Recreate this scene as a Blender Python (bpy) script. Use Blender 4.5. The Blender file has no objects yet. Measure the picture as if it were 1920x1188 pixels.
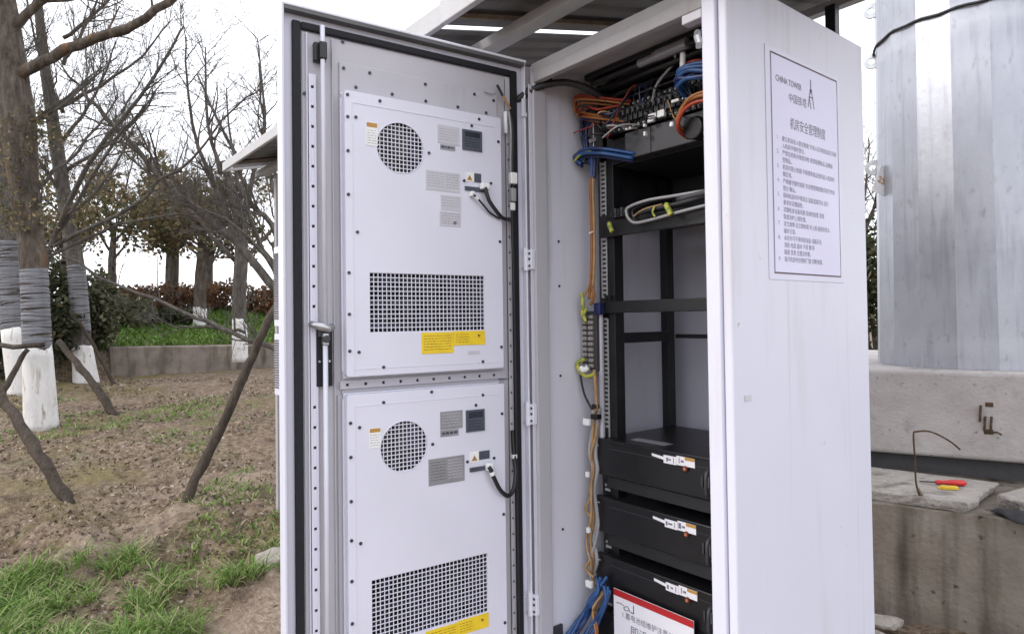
import bpy, bmesh, math, random
import numpy as np
from mathutils import Vector, Matrix
R_ = math.radians
random.seed(7); rng = np.random.default_rng(7)
SC = bpy.context.scene; COL = SC.collection
E = 1.30                                   # eye height; heights below are written relative to the eye

# ------------------------------------------------------------------ camera, sky, sun, exposure
CAMP = Vector((1.636, -1.378, E))
cd = bpy.data.cameras.new("camera"); cam = bpy.data.objects.new("camera", cd); COL.objects.link(cam)
Fv = Vector((-0.78088448, 0.62440254, 0.01846319)); Rv = Vector((0.62426456, 0.78110175, -0.01318358)); Uv = Vector((0.02265349, -0.00123107, 0.99974262))
M = Matrix((Rv, Uv, -Fv)).transposed().to_4x4(); M.translation = CAMP
cam.matrix_world = M
cd.sensor_fit = 'HORIZONTAL'; cd.sensor_width = 36.0; cd.lens = 36.0 * 1224.04 / 1920.0
cd.shift_x = 0.0; cd.shift_y = -(594.0 - 576.23) / 1920.0
cd.clip_start = 0.05; cd.clip_end = 2000
SC.camera = cam

SUN_EL, SUN_AZ_DIR = R_(31), Vector((-0.41, -0.91, 0)).normalized()    # towards the sun
w = bpy.data.worlds.new("World"); SC.world = w; w.use_nodes = True
nt = w.node_tree; nt.nodes.clear()
sky = nt.nodes.new('ShaderNodeTexSky'); sky.sky_type = 'NISHITA'; sky.sun_disc = False
sky.sun_elevation = SUN_EL; sky.sun_rotation = math.atan2(SUN_AZ_DIR.x, SUN_AZ_DIR.y)
sky.air_density = 1.0; sky.dust_density = 3.0
mx = nt.nodes.new('ShaderNodeMix'); mx.data_type = 'RGBA'; mx.inputs[0].default_value = 0.80   # closed cloud cover
mx.inputs[7].default_value = (11.6, 11.8, 12.4, 1)
bg = nt.nodes.new('ShaderNodeBackground'); bg.inputs[1].default_value = 0.10
wo = nt.nodes.new('ShaderNodeOutputWorld')
nt.links.new(sky.outputs[0], mx.inputs[6]); nt.links.new(mx.outputs[2], bg.inputs[0]); nt.links.new(bg.outputs[0], wo.inputs[0])
sd = bpy.data.lights.new("sun", 'SUN'); sd.energy = 0.6; sd.angle = R_(16); sd.color = (1.0, 0.97, 0.92)
so = bpy.data.objects.new("sun", sd); COL.objects.link(so)
sdir = (SUN_AZ_DIR * math.cos(SUN_EL) + Vector((0, 0, math.sin(SUN_EL))))
so.rotation_euler = sdir.to_track_quat('Z', 'Y').to_euler(); so.location = (0, 0, 20)
SC.view_settings.view_transform = 'Standard'; SC.view_settings.look = 'None'
SC.view_settings.gamma = 1.0; SC.view_settings.use_curve_mapping = False
SC.view_settings.exposure = 1.0

# ------------------------------------------------------------------ materials
def mat(name, c, rough=0.5, metal=0.0, var=0.08, scale=8.0, bump=0.0, bscale=60.0, c2=None, lo=0.35, hi=0.65, spec=0.5, detail=6.0, stretch=None, coat=0.0):
    m = bpy.data.materials.new(name); m.use_nodes = True
    n = m.node_tree; b = n.nodes['Principled BSDF']
    tc = n.nodes.new('ShaderNodeTexCoord'); mp = n.nodes.new('ShaderNodeMapping'); n.links.new(tc.outputs['Object'], mp.inputs[0])
    if stretch: mp.inputs['Scale'].default_value = stretch
    nz = n.nodes.new('ShaderNodeTexNoise'); nz.inputs['Scale'].default_value = scale; nz.inputs['Detail'].default_value = detail
    n.links.new(mp.outputs[0], nz.inputs['Vector'])
    mr = n.nodes.new('ShaderNodeMapRange'); mr.inputs[1].default_value = lo; mr.inputs[2].default_value = hi
    n.links.new(nz.outputs[0], mr.inputs[0])
    mi = n.nodes.new('ShaderNodeMix'); mi.data_type = 'RGBA'
    if c2 is None: c2 = tuple(x * (1 - var) for x in c); c = tuple(min(1, x * (1 + var * .5)) for x in c)
    mi.inputs[6].default_value = (*c, 1); mi.inputs[7].default_value = (*c2, 1)
    n.links.new(mr.outputs[0], mi.inputs[0]); n.links.new(mi.outputs[2], b.inputs['Base Color'])
    b.inputs['Roughness'].default_value = rough; b.inputs['Metallic'].default_value = metal
    b.inputs['Specular IOR Level'].default_value = spec; b.inputs['Coat Weight'].default_value = coat
    if bump > 0:
        n2 = n.nodes.new('ShaderNodeTexNoise'); n2.inputs['Scale'].default_value = bscale; n2.inputs['Detail'].default_value = 5
        n.links.new(mp.outputs[0], n2.inputs['Vector'])
        bp = n.nodes.new('ShaderNodeBump'); bp.inputs['Strength'].default_value = bump; bp.inputs['Distance'].default_value = 0.01
        n.links.new(n2.outputs[0], bp.inputs['Height']); n.links.new(bp.outputs[0], b.inputs['Normal'])
    return m

def multi(name, stops, scale, rough=0.9, bump=0.4, bscale=40, detail=8, stretch=None, second=None, spec=0.3):
    """several colours along one noise, plus an optional second noise colour laid over it: (colour, scale, lo, hi)"""
    m = bpy.data.materials.new(name); m.use_nodes = True
    n = m.node_tree; b = n.nodes['Principled BSDF']; b.inputs['Roughness'].default_value = rough; b.inputs['Specular IOR Level'].default_value = spec
    tc = n.nodes.new('ShaderNodeTexCoord'); mp = n.nodes.new('ShaderNodeMapping'); n.links.new(tc.outputs['Object'], mp.inputs[0])
    if stretch: mp.inputs['Scale'].default_value = stretch
    nz = n.nodes.new('ShaderNodeTexNoise'); nz.inputs['Scale'].default_value = scale; nz.inputs['Detail'].default_value = detail; nz.inputs['Roughness'].default_value = 0.65
    n.links.new(mp.outputs[0], nz.inputs['Vector'])
    cr = n.nodes.new('ShaderNodeValToRGB'); el = cr.color_ramp.elements
    el[0].position, el[0].color = stops[0][0], (*stops[0][1], 1); el[1].position, el[1].color = stops[-1][0], (*stops[-1][1], 1)
    for p, c in stops[1:-1]:
        e = el.new(p); e.color = (*c, 1)
    n.links.new(nz.outputs[0], cr.inputs[0]); out = cr.outputs[0]
    for sec in (second or []):
        c, s, lo, hi = sec[:4]
        n2 = n.nodes.new('ShaderNodeTexNoise'); n2.inputs['Scale'].default_value = s; n2.inputs['Detail'].default_value = 6
        mp2 = mp
        if len(sec) > 4:
            mp2 = n.nodes.new('ShaderNodeMapping'); n.links.new(tc.outputs['Object'], mp2.inputs[0]); mp2.inputs['Scale'].default_value = sec[4]
        n.links.new(mp2.outputs[0], n2.inputs['Vector'])
        mr = n.nodes.new('ShaderNodeMapRange'); mr.inputs[1].default_value = lo; mr.inputs[2].default_value = hi; n.links.new(n2.outputs[0], mr.inputs[0])
        mi = n.nodes.new('ShaderNodeMix'); mi.data_type = 'RGBA'; mi.inputs[7].default_value = (*c, 1)
        n.links.new(out, mi.inputs[6]); n.links.new(mr.outputs[0], mi.inputs[0]); out = mi.outputs[2]
    n.links.new(out, b.inputs['Base Color'])
    n3 = n.nodes.new('ShaderNodeTexNoise'); n3.inputs['Scale'].default_value = bscale; n3.inputs['Detail'].default_value = 8
    n.links.new(mp.outputs[0], n3.inputs['Vector'])
    bp = n.nodes.new('ShaderNodeBump'); bp.inputs['Strength'].default_value = bump; bp.inputs['Distance'].default_value = 0.02
    n.links.new(n3.outputs[0], bp.inputs['Height']); n.links.new(bp.outputs[0], b.inputs['Normal'])
    return m

def tint(name, stops, rough=0.7, transl=0.0):
    """leaf and blade colour from the per-leaf attribute 'tint'"""
    m = bpy.data.materials.new(name); m.use_nodes = True
    n = m.node_tree; b = n.nodes['Principled BSDF']; b.inputs['Roughness'].default_value = rough; b.inputs['Specular IOR Level'].default_value = 0.25
    at = n.nodes.new('ShaderNodeAttribute'); at.attribute_name = 'tint'
    cr = n.nodes.new('ShaderNodeValToRGB'); el = cr.color_ramp.elements
    el[0].position, el[0].color = stops[0][0], (*stops[0][1], 1); el[1].position, el[1].color = stops[-1][0], (*stops[-1][1], 1)
    for p, c in stops[1:-1]:
        e = el.new(p); e.color = (*c, 1)
    n.links.new(at.outputs['Fac'], cr.inputs[0]); n.links.new(cr.outputs[0], b.inputs['Base Color'])
    if transl:
        tr = n.nodes.new('ShaderNodeBsdfTranslucent'); n.links.new(cr.outputs[0], tr.inputs[0])
        ms = n.nodes.new('ShaderNodeMixShader'); ms.inputs[0].default_value = transl
        n.links.new(b.outputs[0], ms.inputs[1]); n.links.new(tr.outputs[0], ms.inputs[2])
        n.links.new(ms.outputs[0], n.nodes['Material Output'].inputs[0])
    return m

PAINT = (0.60, 0.60, 0.70)
M_ = dict(
    paint=multi('powder_coat', [(0.2, (0.59, 0.592, 0.69)), (0.8, (0.63, 0.63, 0.73))], 2.2, 0.40, 0.10, 3.5,
                second=[((0.50, 0.485, 0.51), 3.0, 0.58, 0.85, (3, 3, 0.5)), ((0.53, 0.51, 0.53), 7.0, 0.60, 0.80, (5, 5, 0.12)), ((0.36, 0.33, 0.31), 34.0, 0.72, 0.79)], spec=0.4),
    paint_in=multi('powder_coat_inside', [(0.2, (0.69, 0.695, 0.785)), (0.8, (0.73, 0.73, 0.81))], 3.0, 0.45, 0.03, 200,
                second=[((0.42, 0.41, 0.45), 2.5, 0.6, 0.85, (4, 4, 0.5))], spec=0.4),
    paint_back_shade=multi('powder_coat_rear_shade', [(0.2, (0.42, 0.425, 0.49)), (0.8, (0.47, 0.47, 0.54))], 3.0, 0.45, 0.03, 200, spec=0.4),  # inside coat darkened for the back panel, shade put into the colour
    unit=mat('unit_coat', (0.66, 0.66, 0.76), 0.38, var=0.03, scale=4, bump=0.03, bscale=300),
    warmpaint=multi('grey_sheet_steel', [(0.2, (0.44, 0.43, 0.47)), (0.8, (0.49, 0.475, 0.52))], 3, 0.45, 0.03, 200,
                second=[((0.33, 0.32, 0.33), 2.2, 0.6, 0.85, (5, 5, .5))]),
    seal=mat('black_rubber', (0.006, 0.0065, 0.011), 0.75, var=0.2, scale=40, bump=0.2, bscale=400),
    black=mat('black_metal', (0.008, 0.008, 0.010), 0.42, var=0.25, scale=12, bump=0.08, bscale=250),
    blackp=mat('black_plastic', (0.0065, 0.0065, 0.008), 0.35, var=0.3, scale=30, bump=0.05, bscale=300),
    dark=mat('dark_interior', (0.010, 0.0105, 0.013), 0.6, var=0.3, scale=30),
    greymetal=mat('dark_grey_metal', (0.038, 0.038, 0.044), 0.5, var=0.2, scale=10),
    zinc=mat('zinc_plated_steel', (0.50, 0.51, 0.53), 0.38, metal=0.8, var=0.2, scale=20, bump=0.05),
    rimgrey=mat('dark_grey_rim', (0.10, 0.10, 0.105), 0.6, var=0.25, scale=6),
    screw=mat('screw_steel', (0.07, 0.07, 0.09), 0.4, metal=0.6, var=0.2),
    fin=mat('heat_exchanger_fins', (0.055, 0.06, 0.085), 0.4, metal=0.4, var=0.6, scale=25),
    white=mat('white_plastic', (0.78, 0.78, 0.78), 0.4, var=0.05),
    whiterod=mat('white_painted_rod', (0.60, 0.60, 0.68), 0.3, var=0.04),
    paper=mat('white_paper', (0.74, 0.73, 0.78), 0.55, var=0.04, scale=5),
    lilacpaper=mat('lilac_white_paper', (0.60, 0.58, 0.76), 0.35, var=0.05, scale=3),
    film=mat('clear_backing_sheet', (0.56, 0.55, 0.68), 0.25, var=0.05, scale=3),
    ink=mat('dark_ink', (0.06, 0.055, 0.085), 0.6, var=0.1),
    inkpale=mat('faded_ink', (0.21, 0.20, 0.26), 0.6, var=0.1),
    inkgrey=mat('grey_ink', (0.16, 0.15, 0.20), 0.6, var=0.1),
    border=mat('brown_border_ink', (0.085, 0.05, 0.05), 0.6, var=0.2),
    yellow=mat('yellow_sticker', (0.78, 0.55, 0.015), 0.45, var=0.08, scale=20),
    yink=mat('brown_ink', (0.16, 0.10, 0.012), 0.6),
    amber=mat('amber_sticker', (0.45, 0.24, 0.05), 0.5, var=0.1),
    silver=mat('silver_label', (0.30, 0.30, 0.32), 0.35, metal=0.3, var=0.12, scale=14),
    pale=mat('pale_label', (0.52, 0.51, 0.56), 0.4, var=0.05, scale=14),
    slate=mat('slate_display', (0.065, 0.075, 0.10), 0.3, var=0.15, scale=16),
    slate2=mat('dark_display_glass', (0.025, 0.03, 0.042), 0.15, var=0.1),
    red=mat('red_print', (0.42, 0.012, 0.016), 0.5, var=0.1),
    redpl=mat('red_plastic', (0.52, 0.02, 0.02), 0.35, var=0.1),
    yelpl=mat('yellow_plastic', (0.62, 0.42, 0.03), 0.4, var=0.1),
    orange=mat('orange_cable', (0.27, 0.095, 0.02), 0.45, var=0.2, scale=30),
    rust=mat('red_cable', (0.30, 0.03, 0.012), 0.45, var=0.2, scale=30),
    tan=mat('tan_cable', (0.36, 0.215, 0.10), 0.5, var=0.25, scale=30),
    blue=mat('blue_cable', (0.018, 0.070, 0.21), 0.4, var=0.25, scale=30),
    navy=mat('navy_cable', (0.012, 0.02, 0.09), 0.4, var=0.2, scale=30),
    yelc=mat('yellow_green_tape', (0.50, 0.44, 0.07), 0.5, var=0.3, scale=60, c2=(0.12, 0.22, 0.04)),
    greyc=mat('grey_cable', (0.30, 0.30, 0.31), 0.5, var=0.1),
    blackc=mat('black_cable', (0.014, 0.014, 0.017), 0.5, var=0.2, bump=0.1, bscale=300),
    brass=mat('brass_terminal', (0.45, 0.40, 0.34), 0.4, metal=0.4, var=0.3, scale=60),
    button=mat('dark_orange_button', (0.10, 0.02, 0.008), 0.4, var=0.2),
    led=mat('orange_indicator', (0.50, 0.16, 0.08), 0.3, var=0.1),
    roof=multi('weathered_roof_sheet', [(0.25, (0.11, 0.11, 0.115)), (0.75, (0.17, 0.165, 0.165))], 2.5, 0.6, 0.15, 40,
               second=[((0.10, 0.07, 0.05), 3, 0.62, 0.8, (1, 5, 1))]),
    roofw=multi('white_roof_edge', [(0.2, (0.62, 0.61, 0.62)), (0.8, (0.74, 0.73, 0.74))], 5, 0.5, 0.1, 60, second=[((0.4, 0.36, 0.33), 4, 0.62, 0.8)]),
    fascia=multi('dusty_white_fascia', [(0.2, (0.40, 0.40, 0.415)), (0.8, (0.50, 0.49, 0.505))], 5, 0.5, 0.1, 60, second=[((0.3, 0.27, 0.25), 4, 0.62, 0.8)]),
    rustdark=multi('dark_rust', [(0.3, (0.035, 0.022, 0.014)), (0.7, (0.12, 0.075, 0.04))], 40, 0.85, 0.3, 120),
    rustst=multi('rusted_steel', [(0.3, (0.14, 0.105, 0.08)), (0.7, (0.25, 0.185, 0.125))], 12, 0.7, 0.3, 80),
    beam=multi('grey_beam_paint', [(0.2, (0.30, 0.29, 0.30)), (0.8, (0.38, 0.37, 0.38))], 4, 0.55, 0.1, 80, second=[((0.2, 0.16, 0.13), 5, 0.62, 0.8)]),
    galv=multi('galvanised_steel', [(0.25, (0.31, 0.32, 0.365)), (0.55, (0.385, 0.395, 0.44)), (0.8, (0.44, 0.45, 0.495))], 3.2, 0.46, 0.08, 25, stretch=(1.1, 1.1, 0.6),
               second=[((0.28, 0.285, 0.325), 9, 0.52, 0.80, (3, 3, .25)), ((0.47, 0.48, 0.52), 1.1, 0.55, 0.75, (1, 1, 3)), ((0.30, 0.30, 0.33), 26, 0.60, 0.75)]),
    conc=multi('pale_concrete', [(0.25, (0.30, 0.27, 0.255)), (0.5, (0.385, 0.355, 0.345)), (0.8, (0.45, 0.42, 0.41))], 5.0, 0.9, 0.22, 60,
               second=[((0.20, 0.195, 0.20), 7, 0.58, 0.76), ((0.5, 0.47, 0.46), 2, 0.6, 0.8), ((0.22, 0.20, 0.19), 30, 0.65, 0.73), ((0.16, 0.15, 0.15), 55, 0.69, 0.74)]),
    concd=multi('stained_concrete', [(0.25, (0.12, 0.098, 0.078)), (0.5, (0.20, 0.17, 0.143)), (0.8, (0.28, 0.245, 0.215))], 3.2, 0.92, 0.35, 45,
               second=[((0.06, 0.048, 0.037), 3.0, 0.47, 0.68, (3, 3, 0.35)), ((0.11, 0.10, 0.055), 2.4, 0.58, 0.75), ((0.04, 0.033, 0.027), 22, 0.66, 0.74)]),
    concb=multi('dark_concrete', [(0.25, (0.05, 0.05, 0.052)), (0.8, (0.10, 0.10, 0.105))], 4, 0.9, 0.3, 40),  # very dark tone for the recessed footing
    slab=multi('rough_slab_concrete', [(0.25, (0.24, 0.218, 0.195)), (0.5, (0.34, 0.312, 0.285)), (0.8, (0.43, 0.40, 0.375))], 7.0, 0.92, 0.7, 70,
               second=[((0.15, 0.132, 0.115), 8, 0.55, 0.72), ((0.12, 0.105, 0.09), 35, 0.64, 0.73)]),
    oldwall=multi('weathered_wall', [(0.25, (0.10, 0.082, 0.066)), (0.5, (0.21, 0.175, 0.15)), (0.8, (0.33, 0.285, 0.25))], 2.4, 0.95, 0.4, 16,
               second=[((0.08, 0.07, 0.055), 3, 0.5, 0.7, (1, 2, 0.5)), ((0.13, 0.12, 0.06), 2.5, 0.6, 0.75)]),
    bark=multi('brown_bark', [(0.30, (0.035, 0.027, 0.021)), (0.5, (0.088, 0.070, 0.056)), (0.70, (0.155, 0.13, 0.11))], 17, 0.95, 1.0, 38, stretch=(1, 1, 0.35),
               second=[((0.19, 0.10, 0.045), 5, 0.60, 0.75), ((0.06, 0.075, 0.03), 4, 0.62, 0.78)]),
    bark2=multi('grey_bark', [(0.3, (0.045, 0.039, 0.034)), (0.5, (0.095, 0.084, 0.074)), (0.7, (0.15, 0.135, 0.12))], 18, 0.95, 0.9, 40, stretch=(1, 1, 0.4)),
    twig=mat('twig_bark', (0.095, 0.078, 0.068), 0.9, var=0.4, scale=6),
    lime=multi('lime_wash', [(0.25, (0.52, 0.50, 0.48)), (0.5, (0.66, 0.64, 0.63)), (0.8, (0.72, 0.70, 0.69))], 6, 0.95, 0.5, 35, stretch=(2, 2, 0.6),
               second=[((0.30, 0.25, 0.20), 11, 0.585, 0.72), ((0.33, 0.28, 0.22), 4, 0.66, 0.8, (3, 3, .4))]),
    wrap=multi('grey_straw_rope', [(0.25, (0.105, 0.105, 0.11)), (0.5, (0.175, 0.175, 0.19)), (0.8, (0.25, 0.25, 0.265))], 7, 0.95, 0.5, 30, stretch=(1, 1, 5)),
    stake=multi('stake_wood', [(0.3, (0.028, 0.021, 0.016)), (0.7, (0.085, 0.066, 0.052))], 14, 0.95, 0.9, 45, stretch=(1, 1, .3)),
    stone=multi('grey_stone', [(0.25, (0.24, 0.21, 0.18)), (0.8, (0.42, 0.39, 0.36))], 12, 0.95, 0.4, 40),
    clod=multi('soil_clod', [(0.25, (0.12, 0.095, 0.07)), (0.8, (0.27, 0.225, 0.185))], 9, 0.97, 0.5, 60),
    rag=mat('black_rubber_cloth', (0.02, 0.02, 0.024), 0.7, var=0.3, scale=30, bump=0.4, bscale=60),
    grassm=tint('grass_blade', [(0.0, (0.05, 0.092, 0.018)), (0.45, (0.13, 0.225, 0.042)), (0.8, (0.24, 0.35, 0.095)), (1.0, (0.42, 0.40, 0.22))], 0.55, 0.25),
    leafo=tint('olive_leaf', [(0.0, (0.055, 0.06, 0.028)), (0.4, (0.115, 0.105, 0.05)), (0.75, (0.175, 0.13, 0.068)), (1.0, (0.24, 0.175, 0.10))], 0.7, 0.25),
    leafd=tint('evergreen_leaf', [(0.0, (0.018, 0.024, 0.012)), (0.5, (0.045, 0.052, 0.025)), (0.8, (0.085, 0.085, 0.045)), (1.0, (0.12, 0.10, 0.055))], 0.7, 0.15),
    leafg=tint('grey_green_leaf', [(0.0, (0.045, 0.052, 0.03)), (0.5, (0.10, 0.108, 0.06)), (1.0, (0.18, 0.155, 0.09))], 0.7, 0.2),
    leafr=tint('red_brown_leaf', [(0.0, (0.07, 0.04, 0.025)), (0.5, (0.16, 0.08, 0.042)), (0.8, (0.23, 0.125, 0.06)), (1.0, (0.13, 0.12, 0.055))], 0.7, 0.2),
    strawm=tint('dry_straw', [(0.0, (0.17, 0.125, 0.07)), (0.6, (0.30, 0.24, 0.15)), (1.0, (0.42, 0.36, 0.25))], 0.85),
    litter=tint('dry_litter', [(0.0, (0.085, 0.06, 0.042)), (0.35, (0.15, 0.113, 0.08)), (0.7, (0.235, 0.185, 0.14)), (1.0, (0.40, 0.34, 0.28))], 0.9),
)

_n = M_['galv'].node_tree; _b = _n.nodes['Principled BSDF']; _b.inputs['Metallic'].default_value = 0.62     # each plate strip took the zinc a little differently
_src = _b.inputs['Base Color'].links[0].from_socket; _oi = _n.nodes.new('ShaderNodeObjectInfo'); _mr = _n.nodes.new('ShaderNodeMapRange')
_mr.inputs[3].default_value = .92; _mr.inputs[4].default_value = 1.04; _n.links.new(_oi.outputs['Random'], _mr.inputs[0])
_mm = _n.nodes.new('ShaderNodeVectorMath'); _mm.operation = 'SCALE'; _n.links.new(_src, _mm.inputs[0]); _n.links.new(_mr.outputs[0], _mm.inputs['Scale']); _n.links.new(_mm.outputs[0], _b.inputs['Base Color'])

# ------------------------------------------------------------------ mesh builder
def ident(x, y, z): return (x, y, z + E)
class MB:
    def __init__(s, xf=ident): s.v = []; s.f = []; s.xf = xf
    def add(s, vs, fs):
        b = len(s.v); s.v += [s.xf(*p) for p in vs]; s.f += [tuple(i + b for i in f) for f in fs]; return s
    def box(s, x0, x1, y0, y1, z0, z1):
        return s.add([(x0, y0, z0), (x1, y0, z0), (x1, y1, z0), (x0, y1, z0), (x0, y0, z1), (x1, y0, z1), (x1, y1, z1), (x0, y1, z1)],
                     [(0, 3, 2, 1), (4, 5, 6, 7), (0, 1, 5, 4), (1, 2, 6, 5), (2, 3, 7, 6), (3, 0, 4, 7)])
    def prism(s, poly, z0, z1):
        n = len(poly)
        vs = [(x, y, z0) for x, y in poly] + [(x, y, z1) for x, y in poly]
        return s.add(vs, [tuple(range(n - 1, -1, -1)), tuple(range(n, 2 * n))] + [(i, (i + 1) % n, n + (i + 1) % n, n + i) for i in range(n)])
    def tube(s, path, r, n=6, caps=True):
        P = [Vector(p) for p in path]; k = len(P)
        rr = r if isinstance(r, (list, tuple)) else [r] * k
        t0 = (P[1] - P[0]).normalized()
        a = t0.orthogonal().normalized(); vs = []
        for i in range(k):
            t = (P[min(i + 1, k - 1)] - P[max(i - 1, 0)])
            t = t.normalized() if t.length > 1e-9 else t0
            a = (a - t * a.dot(t)); a = a.normalized() if a.length > 1e-6 else t.orthogonal().normalized()
            b = t.cross(a)
            for j in range(n):
                q = 2 * math.pi * j / n; p = P[i] + (a * math.cos(q) + b * math.sin(q)) * rr[i]; vs.append((p.x, p.y, p.z))
        fs = [(i * n + j, i * n + (j + 1) % n, (i + 1) * n + (j + 1) % n, (i + 1) * n + j) for i in range(k - 1) for j in range(n)]
        if caps: fs += [tuple(range(n - 1, -1, -1)), tuple((k - 1) * n + j for j in range(n))]
        return s.add(vs, fs)
    def cyl(s, p0, p1, r, n=12): return s.tube([p0, p1], r, n)
    def plane(s, pts): return s.add(pts, [tuple(range(len(pts)))])

LOC = {}
def props(o, label=None, cat=None, group=None, kind=None):
    if label: o['label'] = label
    if cat: o['category'] = cat
    if group: o['group'] = group
    if kind: o['kind'] = kind
    return o
def thing(name, loc, label, cat, group=None):
    o = bpy.data.objects.new(name, None); COL.objects.link(o); o.location = (loc[0], loc[1], loc[2] + E); o.empty_display_size = 0.1
    LOC[o] = Vector(o.location); return props(o, label, cat, group)
def obj(name, mb, m, parent=None, label=None, cat=None, group=None, kind=None, bevel=0.0, smooth=False, seg=2, recalc=True, origin=None):
    V = np.array(mb.v, dtype=float)
    if origin is not None: o0 = Vector((origin[0], origin[1], origin[2] + E))
    elif parent is None or len(V) == 0: o0 = Vector(((V[:, 0].min() + V[:, 0].max()) / 2, (V[:, 1].min() + V[:, 1].max()) / 2, V[:, 2].min()))
    else: o0 = Vector(V.mean(axis=0))
    me = bpy.data.meshes.new(name)
    me.from_pydata([tuple(p) for p in (V - np.array(o0))], [], mb.f); me.update()
    if recalc:
        bm = bmesh.new(); bm.from_mesh(me); bmesh.ops.recalc_face_normals(bm, faces=bm.faces); bm.to_mesh(me); bm.free()
    if smooth:
        for p in me.polygons: p.use_smooth = True
    me.materials.append(M_[m] if isinstance(m, str) else m)
    o = bpy.data.objects.new(name, me); COL.objects.link(o)
    o.location = o0 - (LOC[parent] if parent is not None else Vector())
    LOC[o] = o0
    if parent is not None: o.parent = parent
    if bevel > 0:
        b = o.modifiers.new('bevel', 'BEVEL'); b.width = bevel; b.segments = seg; b.limit_method = 'ANGLE'; b.angle_limit = R_(35)
    return props(o, label, cat, group, kind)
def dup(src, world, parent=None):
    """copy of one mesh object, sharing its mesh, with its origin at world (eye-relative height)"""
    c = src.copy(); COL.objects.link(c); wv = Vector((world[0], world[1], world[2] + E))
    c.parent = parent; c.location = wv - (LOC[parent] if parent is not None else Vector()); LOC[c] = wv
    return c

def curve_mesh(c):
    o = bpy.data.objects.new('tmp', c); COL.objects.link(o)
    dg = bpy.context.evaluated_depsgraph_get(); me = bpy.data.meshes.new_from_object(o.evaluated_get(dg))
    vs = [tuple(v.co) for v in me.vertices]; fs = [tuple(p.vertices) for p in me.polygons]
    bpy.data.objects.remove(o); bpy.data.curves.remove(c); bpy.data.meshes.remove(me)
    return vs, fs
def plate(outer, holes, t):
    """flat plate with holes: outlines in its own 2-D plane -> verts, faces, thickness t centred on 0"""
    c = bpy.data.curves.new('tmp', 'CURVE'); c.dimensions = '2D'; c.fill_mode = 'BOTH'; c.extrude = t / 2
    for poly in [outer] + holes:
        sp = c.splines.new('POLY'); sp.points.add(len(poly) - 1)
        for p, q in zip(sp.points, poly): p.co = (q[0], q[1], 0, 1)
        sp.use_cyclic_u = True
    return curve_mesh(c)
def text_to(mb, s, size, fn, align='LEFT', bold=0.0, sx=1.0):
    """adds the outline of a line of text; fn maps (across, up) to the builder's coordinates"""
    c = bpy.data.curves.new('tmp', 'FONT'); c.body = s; c.size = size; c.align_x = align; c.offset = bold; c.resolution_u = 2; c.fill_mode = 'FRONT'
    vs, fs = curve_mesh(c)
    mb.add([fn(v[0] * sx, v[1]) for v in vs], fs)

# ------------------------------------------------------------------ ground
FH = Vector((Fv.x, Fv.y, 0)).normalized(); RH = Vector((FH.y, -FH.x, 0))
def dl(x, y): return ((x - CAMP.x) * FH.x + (y - CAMP.y) * FH.y, (x - CAMP.x) * RH.x + (y - CAMP.y) * RH.y)
def wxy(d, l): return (CAMP.x + FH.x * d + RH.x * l, CAMP.y + FH.y * d + RH.y * l)
def hash2(ix, iy, s):
    h = np.sin(ix * 127.1 + iy * 311.7 + s * 74.7) * 43758.5453; return h - np.floor(h)
def vnoise(x, y, s=0):
    ix, iy = np.floor(x), np.floor(y); fx, fy = x - ix, y - iy; fx = fx * fx * (3 - 2 * fx); fy = fy * fy * (3 - 2 * fy)
    a, b, c, d = hash2(ix, iy, s), hash2(ix + 1, iy, s), hash2(ix, iy + 1, s), hash2(ix + 1, iy + 1, s)
    return (a + (b - a) * fx) * (1 - fy) + (c + (d - c) * fx) * fy
def sst(a, b, x): t = np.clip((x - a) / (b - a), 0, 1); return t * t * (3 - 2 * t)
def height(x, y, fine=True):
    """ground height relative to the eye"""
    x = np.asarray(x, float); y = np.asarray(y, float)
    d = (x - CAMP.x) * FH.x + (y - CAMP.y) * FH.y; l = (x - CAMP.x) * RH.x + (y - CAMP.y) * RH.y
    h = np.interp(d, [-30, 3.0, 3.45, 4.4, 6.5, 9.5, 11, 16], [0, 0, .03, .106, .29, .457, .52, .55]) - E
    hillx = np.interp(-x, [10.0, 10.12, 12.4, 15, 18, 30, 60, 120], [0, .40, .70, 1.10, 1.22, 1.2, .2, .0])
    side = sst(-1.2, .1, y - sst(10.0, 14.0, -x) * -2.0)
    slow = np.interp(-x, [8.5, 12, 16, 20, 60, 120], [0, .2, .9, 1.1, .2, .0])
    h = h + np.where(d > 5, hillx * side + slow * (1 - side), 0)
    h = h + sst(5.2, 8.5, d) * sst(0.5, 2.5, l) * 0.16 - 0.08 * sst(0.3, 0.9, l) * (1 - sst(4.5, 6, d))
    if fine:
        k = np.clip((14 - np.abs(d)) / 8, 0, 1)
        rough = (vnoise(x * 3, y * 3, 1) - .5) * .06 + (vnoise(x * 9, y * 9, 2) - .5) * .045 + (vnoise(x * 24, y * 24, 3) - .5) * .032 + (vnoise(x * 41, y * 41, 4) - .5) * .016
        near = np.exp(-((d - 3.7) / .55) ** 2) * (l < 0)
        h = h + k * rough * (0.6 + 1.5 * near) * np.where((l > -1.2) & (d < 3.4), .4, 1.0)
    return h
dd = np.concatenate([-np.geomspace(60, 1, 14), np.arange(-.6, 2.3, .2), np.arange(2.3, 5.4, .022), np.arange(5.4, 8.5, .045), np.arange(8.5, 20, .12), np.geomspace(20, 900, 40)])
ll = np.concatenate([-np.geomspace(700, 12, 30), np.arange(-11.5, -5.2, .14), np.arange(-5.2, -.6, .028), np.arange(-.6, 2.6, .07), np.arange(2.6, 10, .3), np.geomspace(10, 700, 26)])
D, L = np.meshgrid(dd, ll, indexing='ij')
X = CAMP.x + FH.x * D + RH.x * L; Y = CAMP.y + FH.y * D + RH.y * L; Z = height(X, Y)
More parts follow.
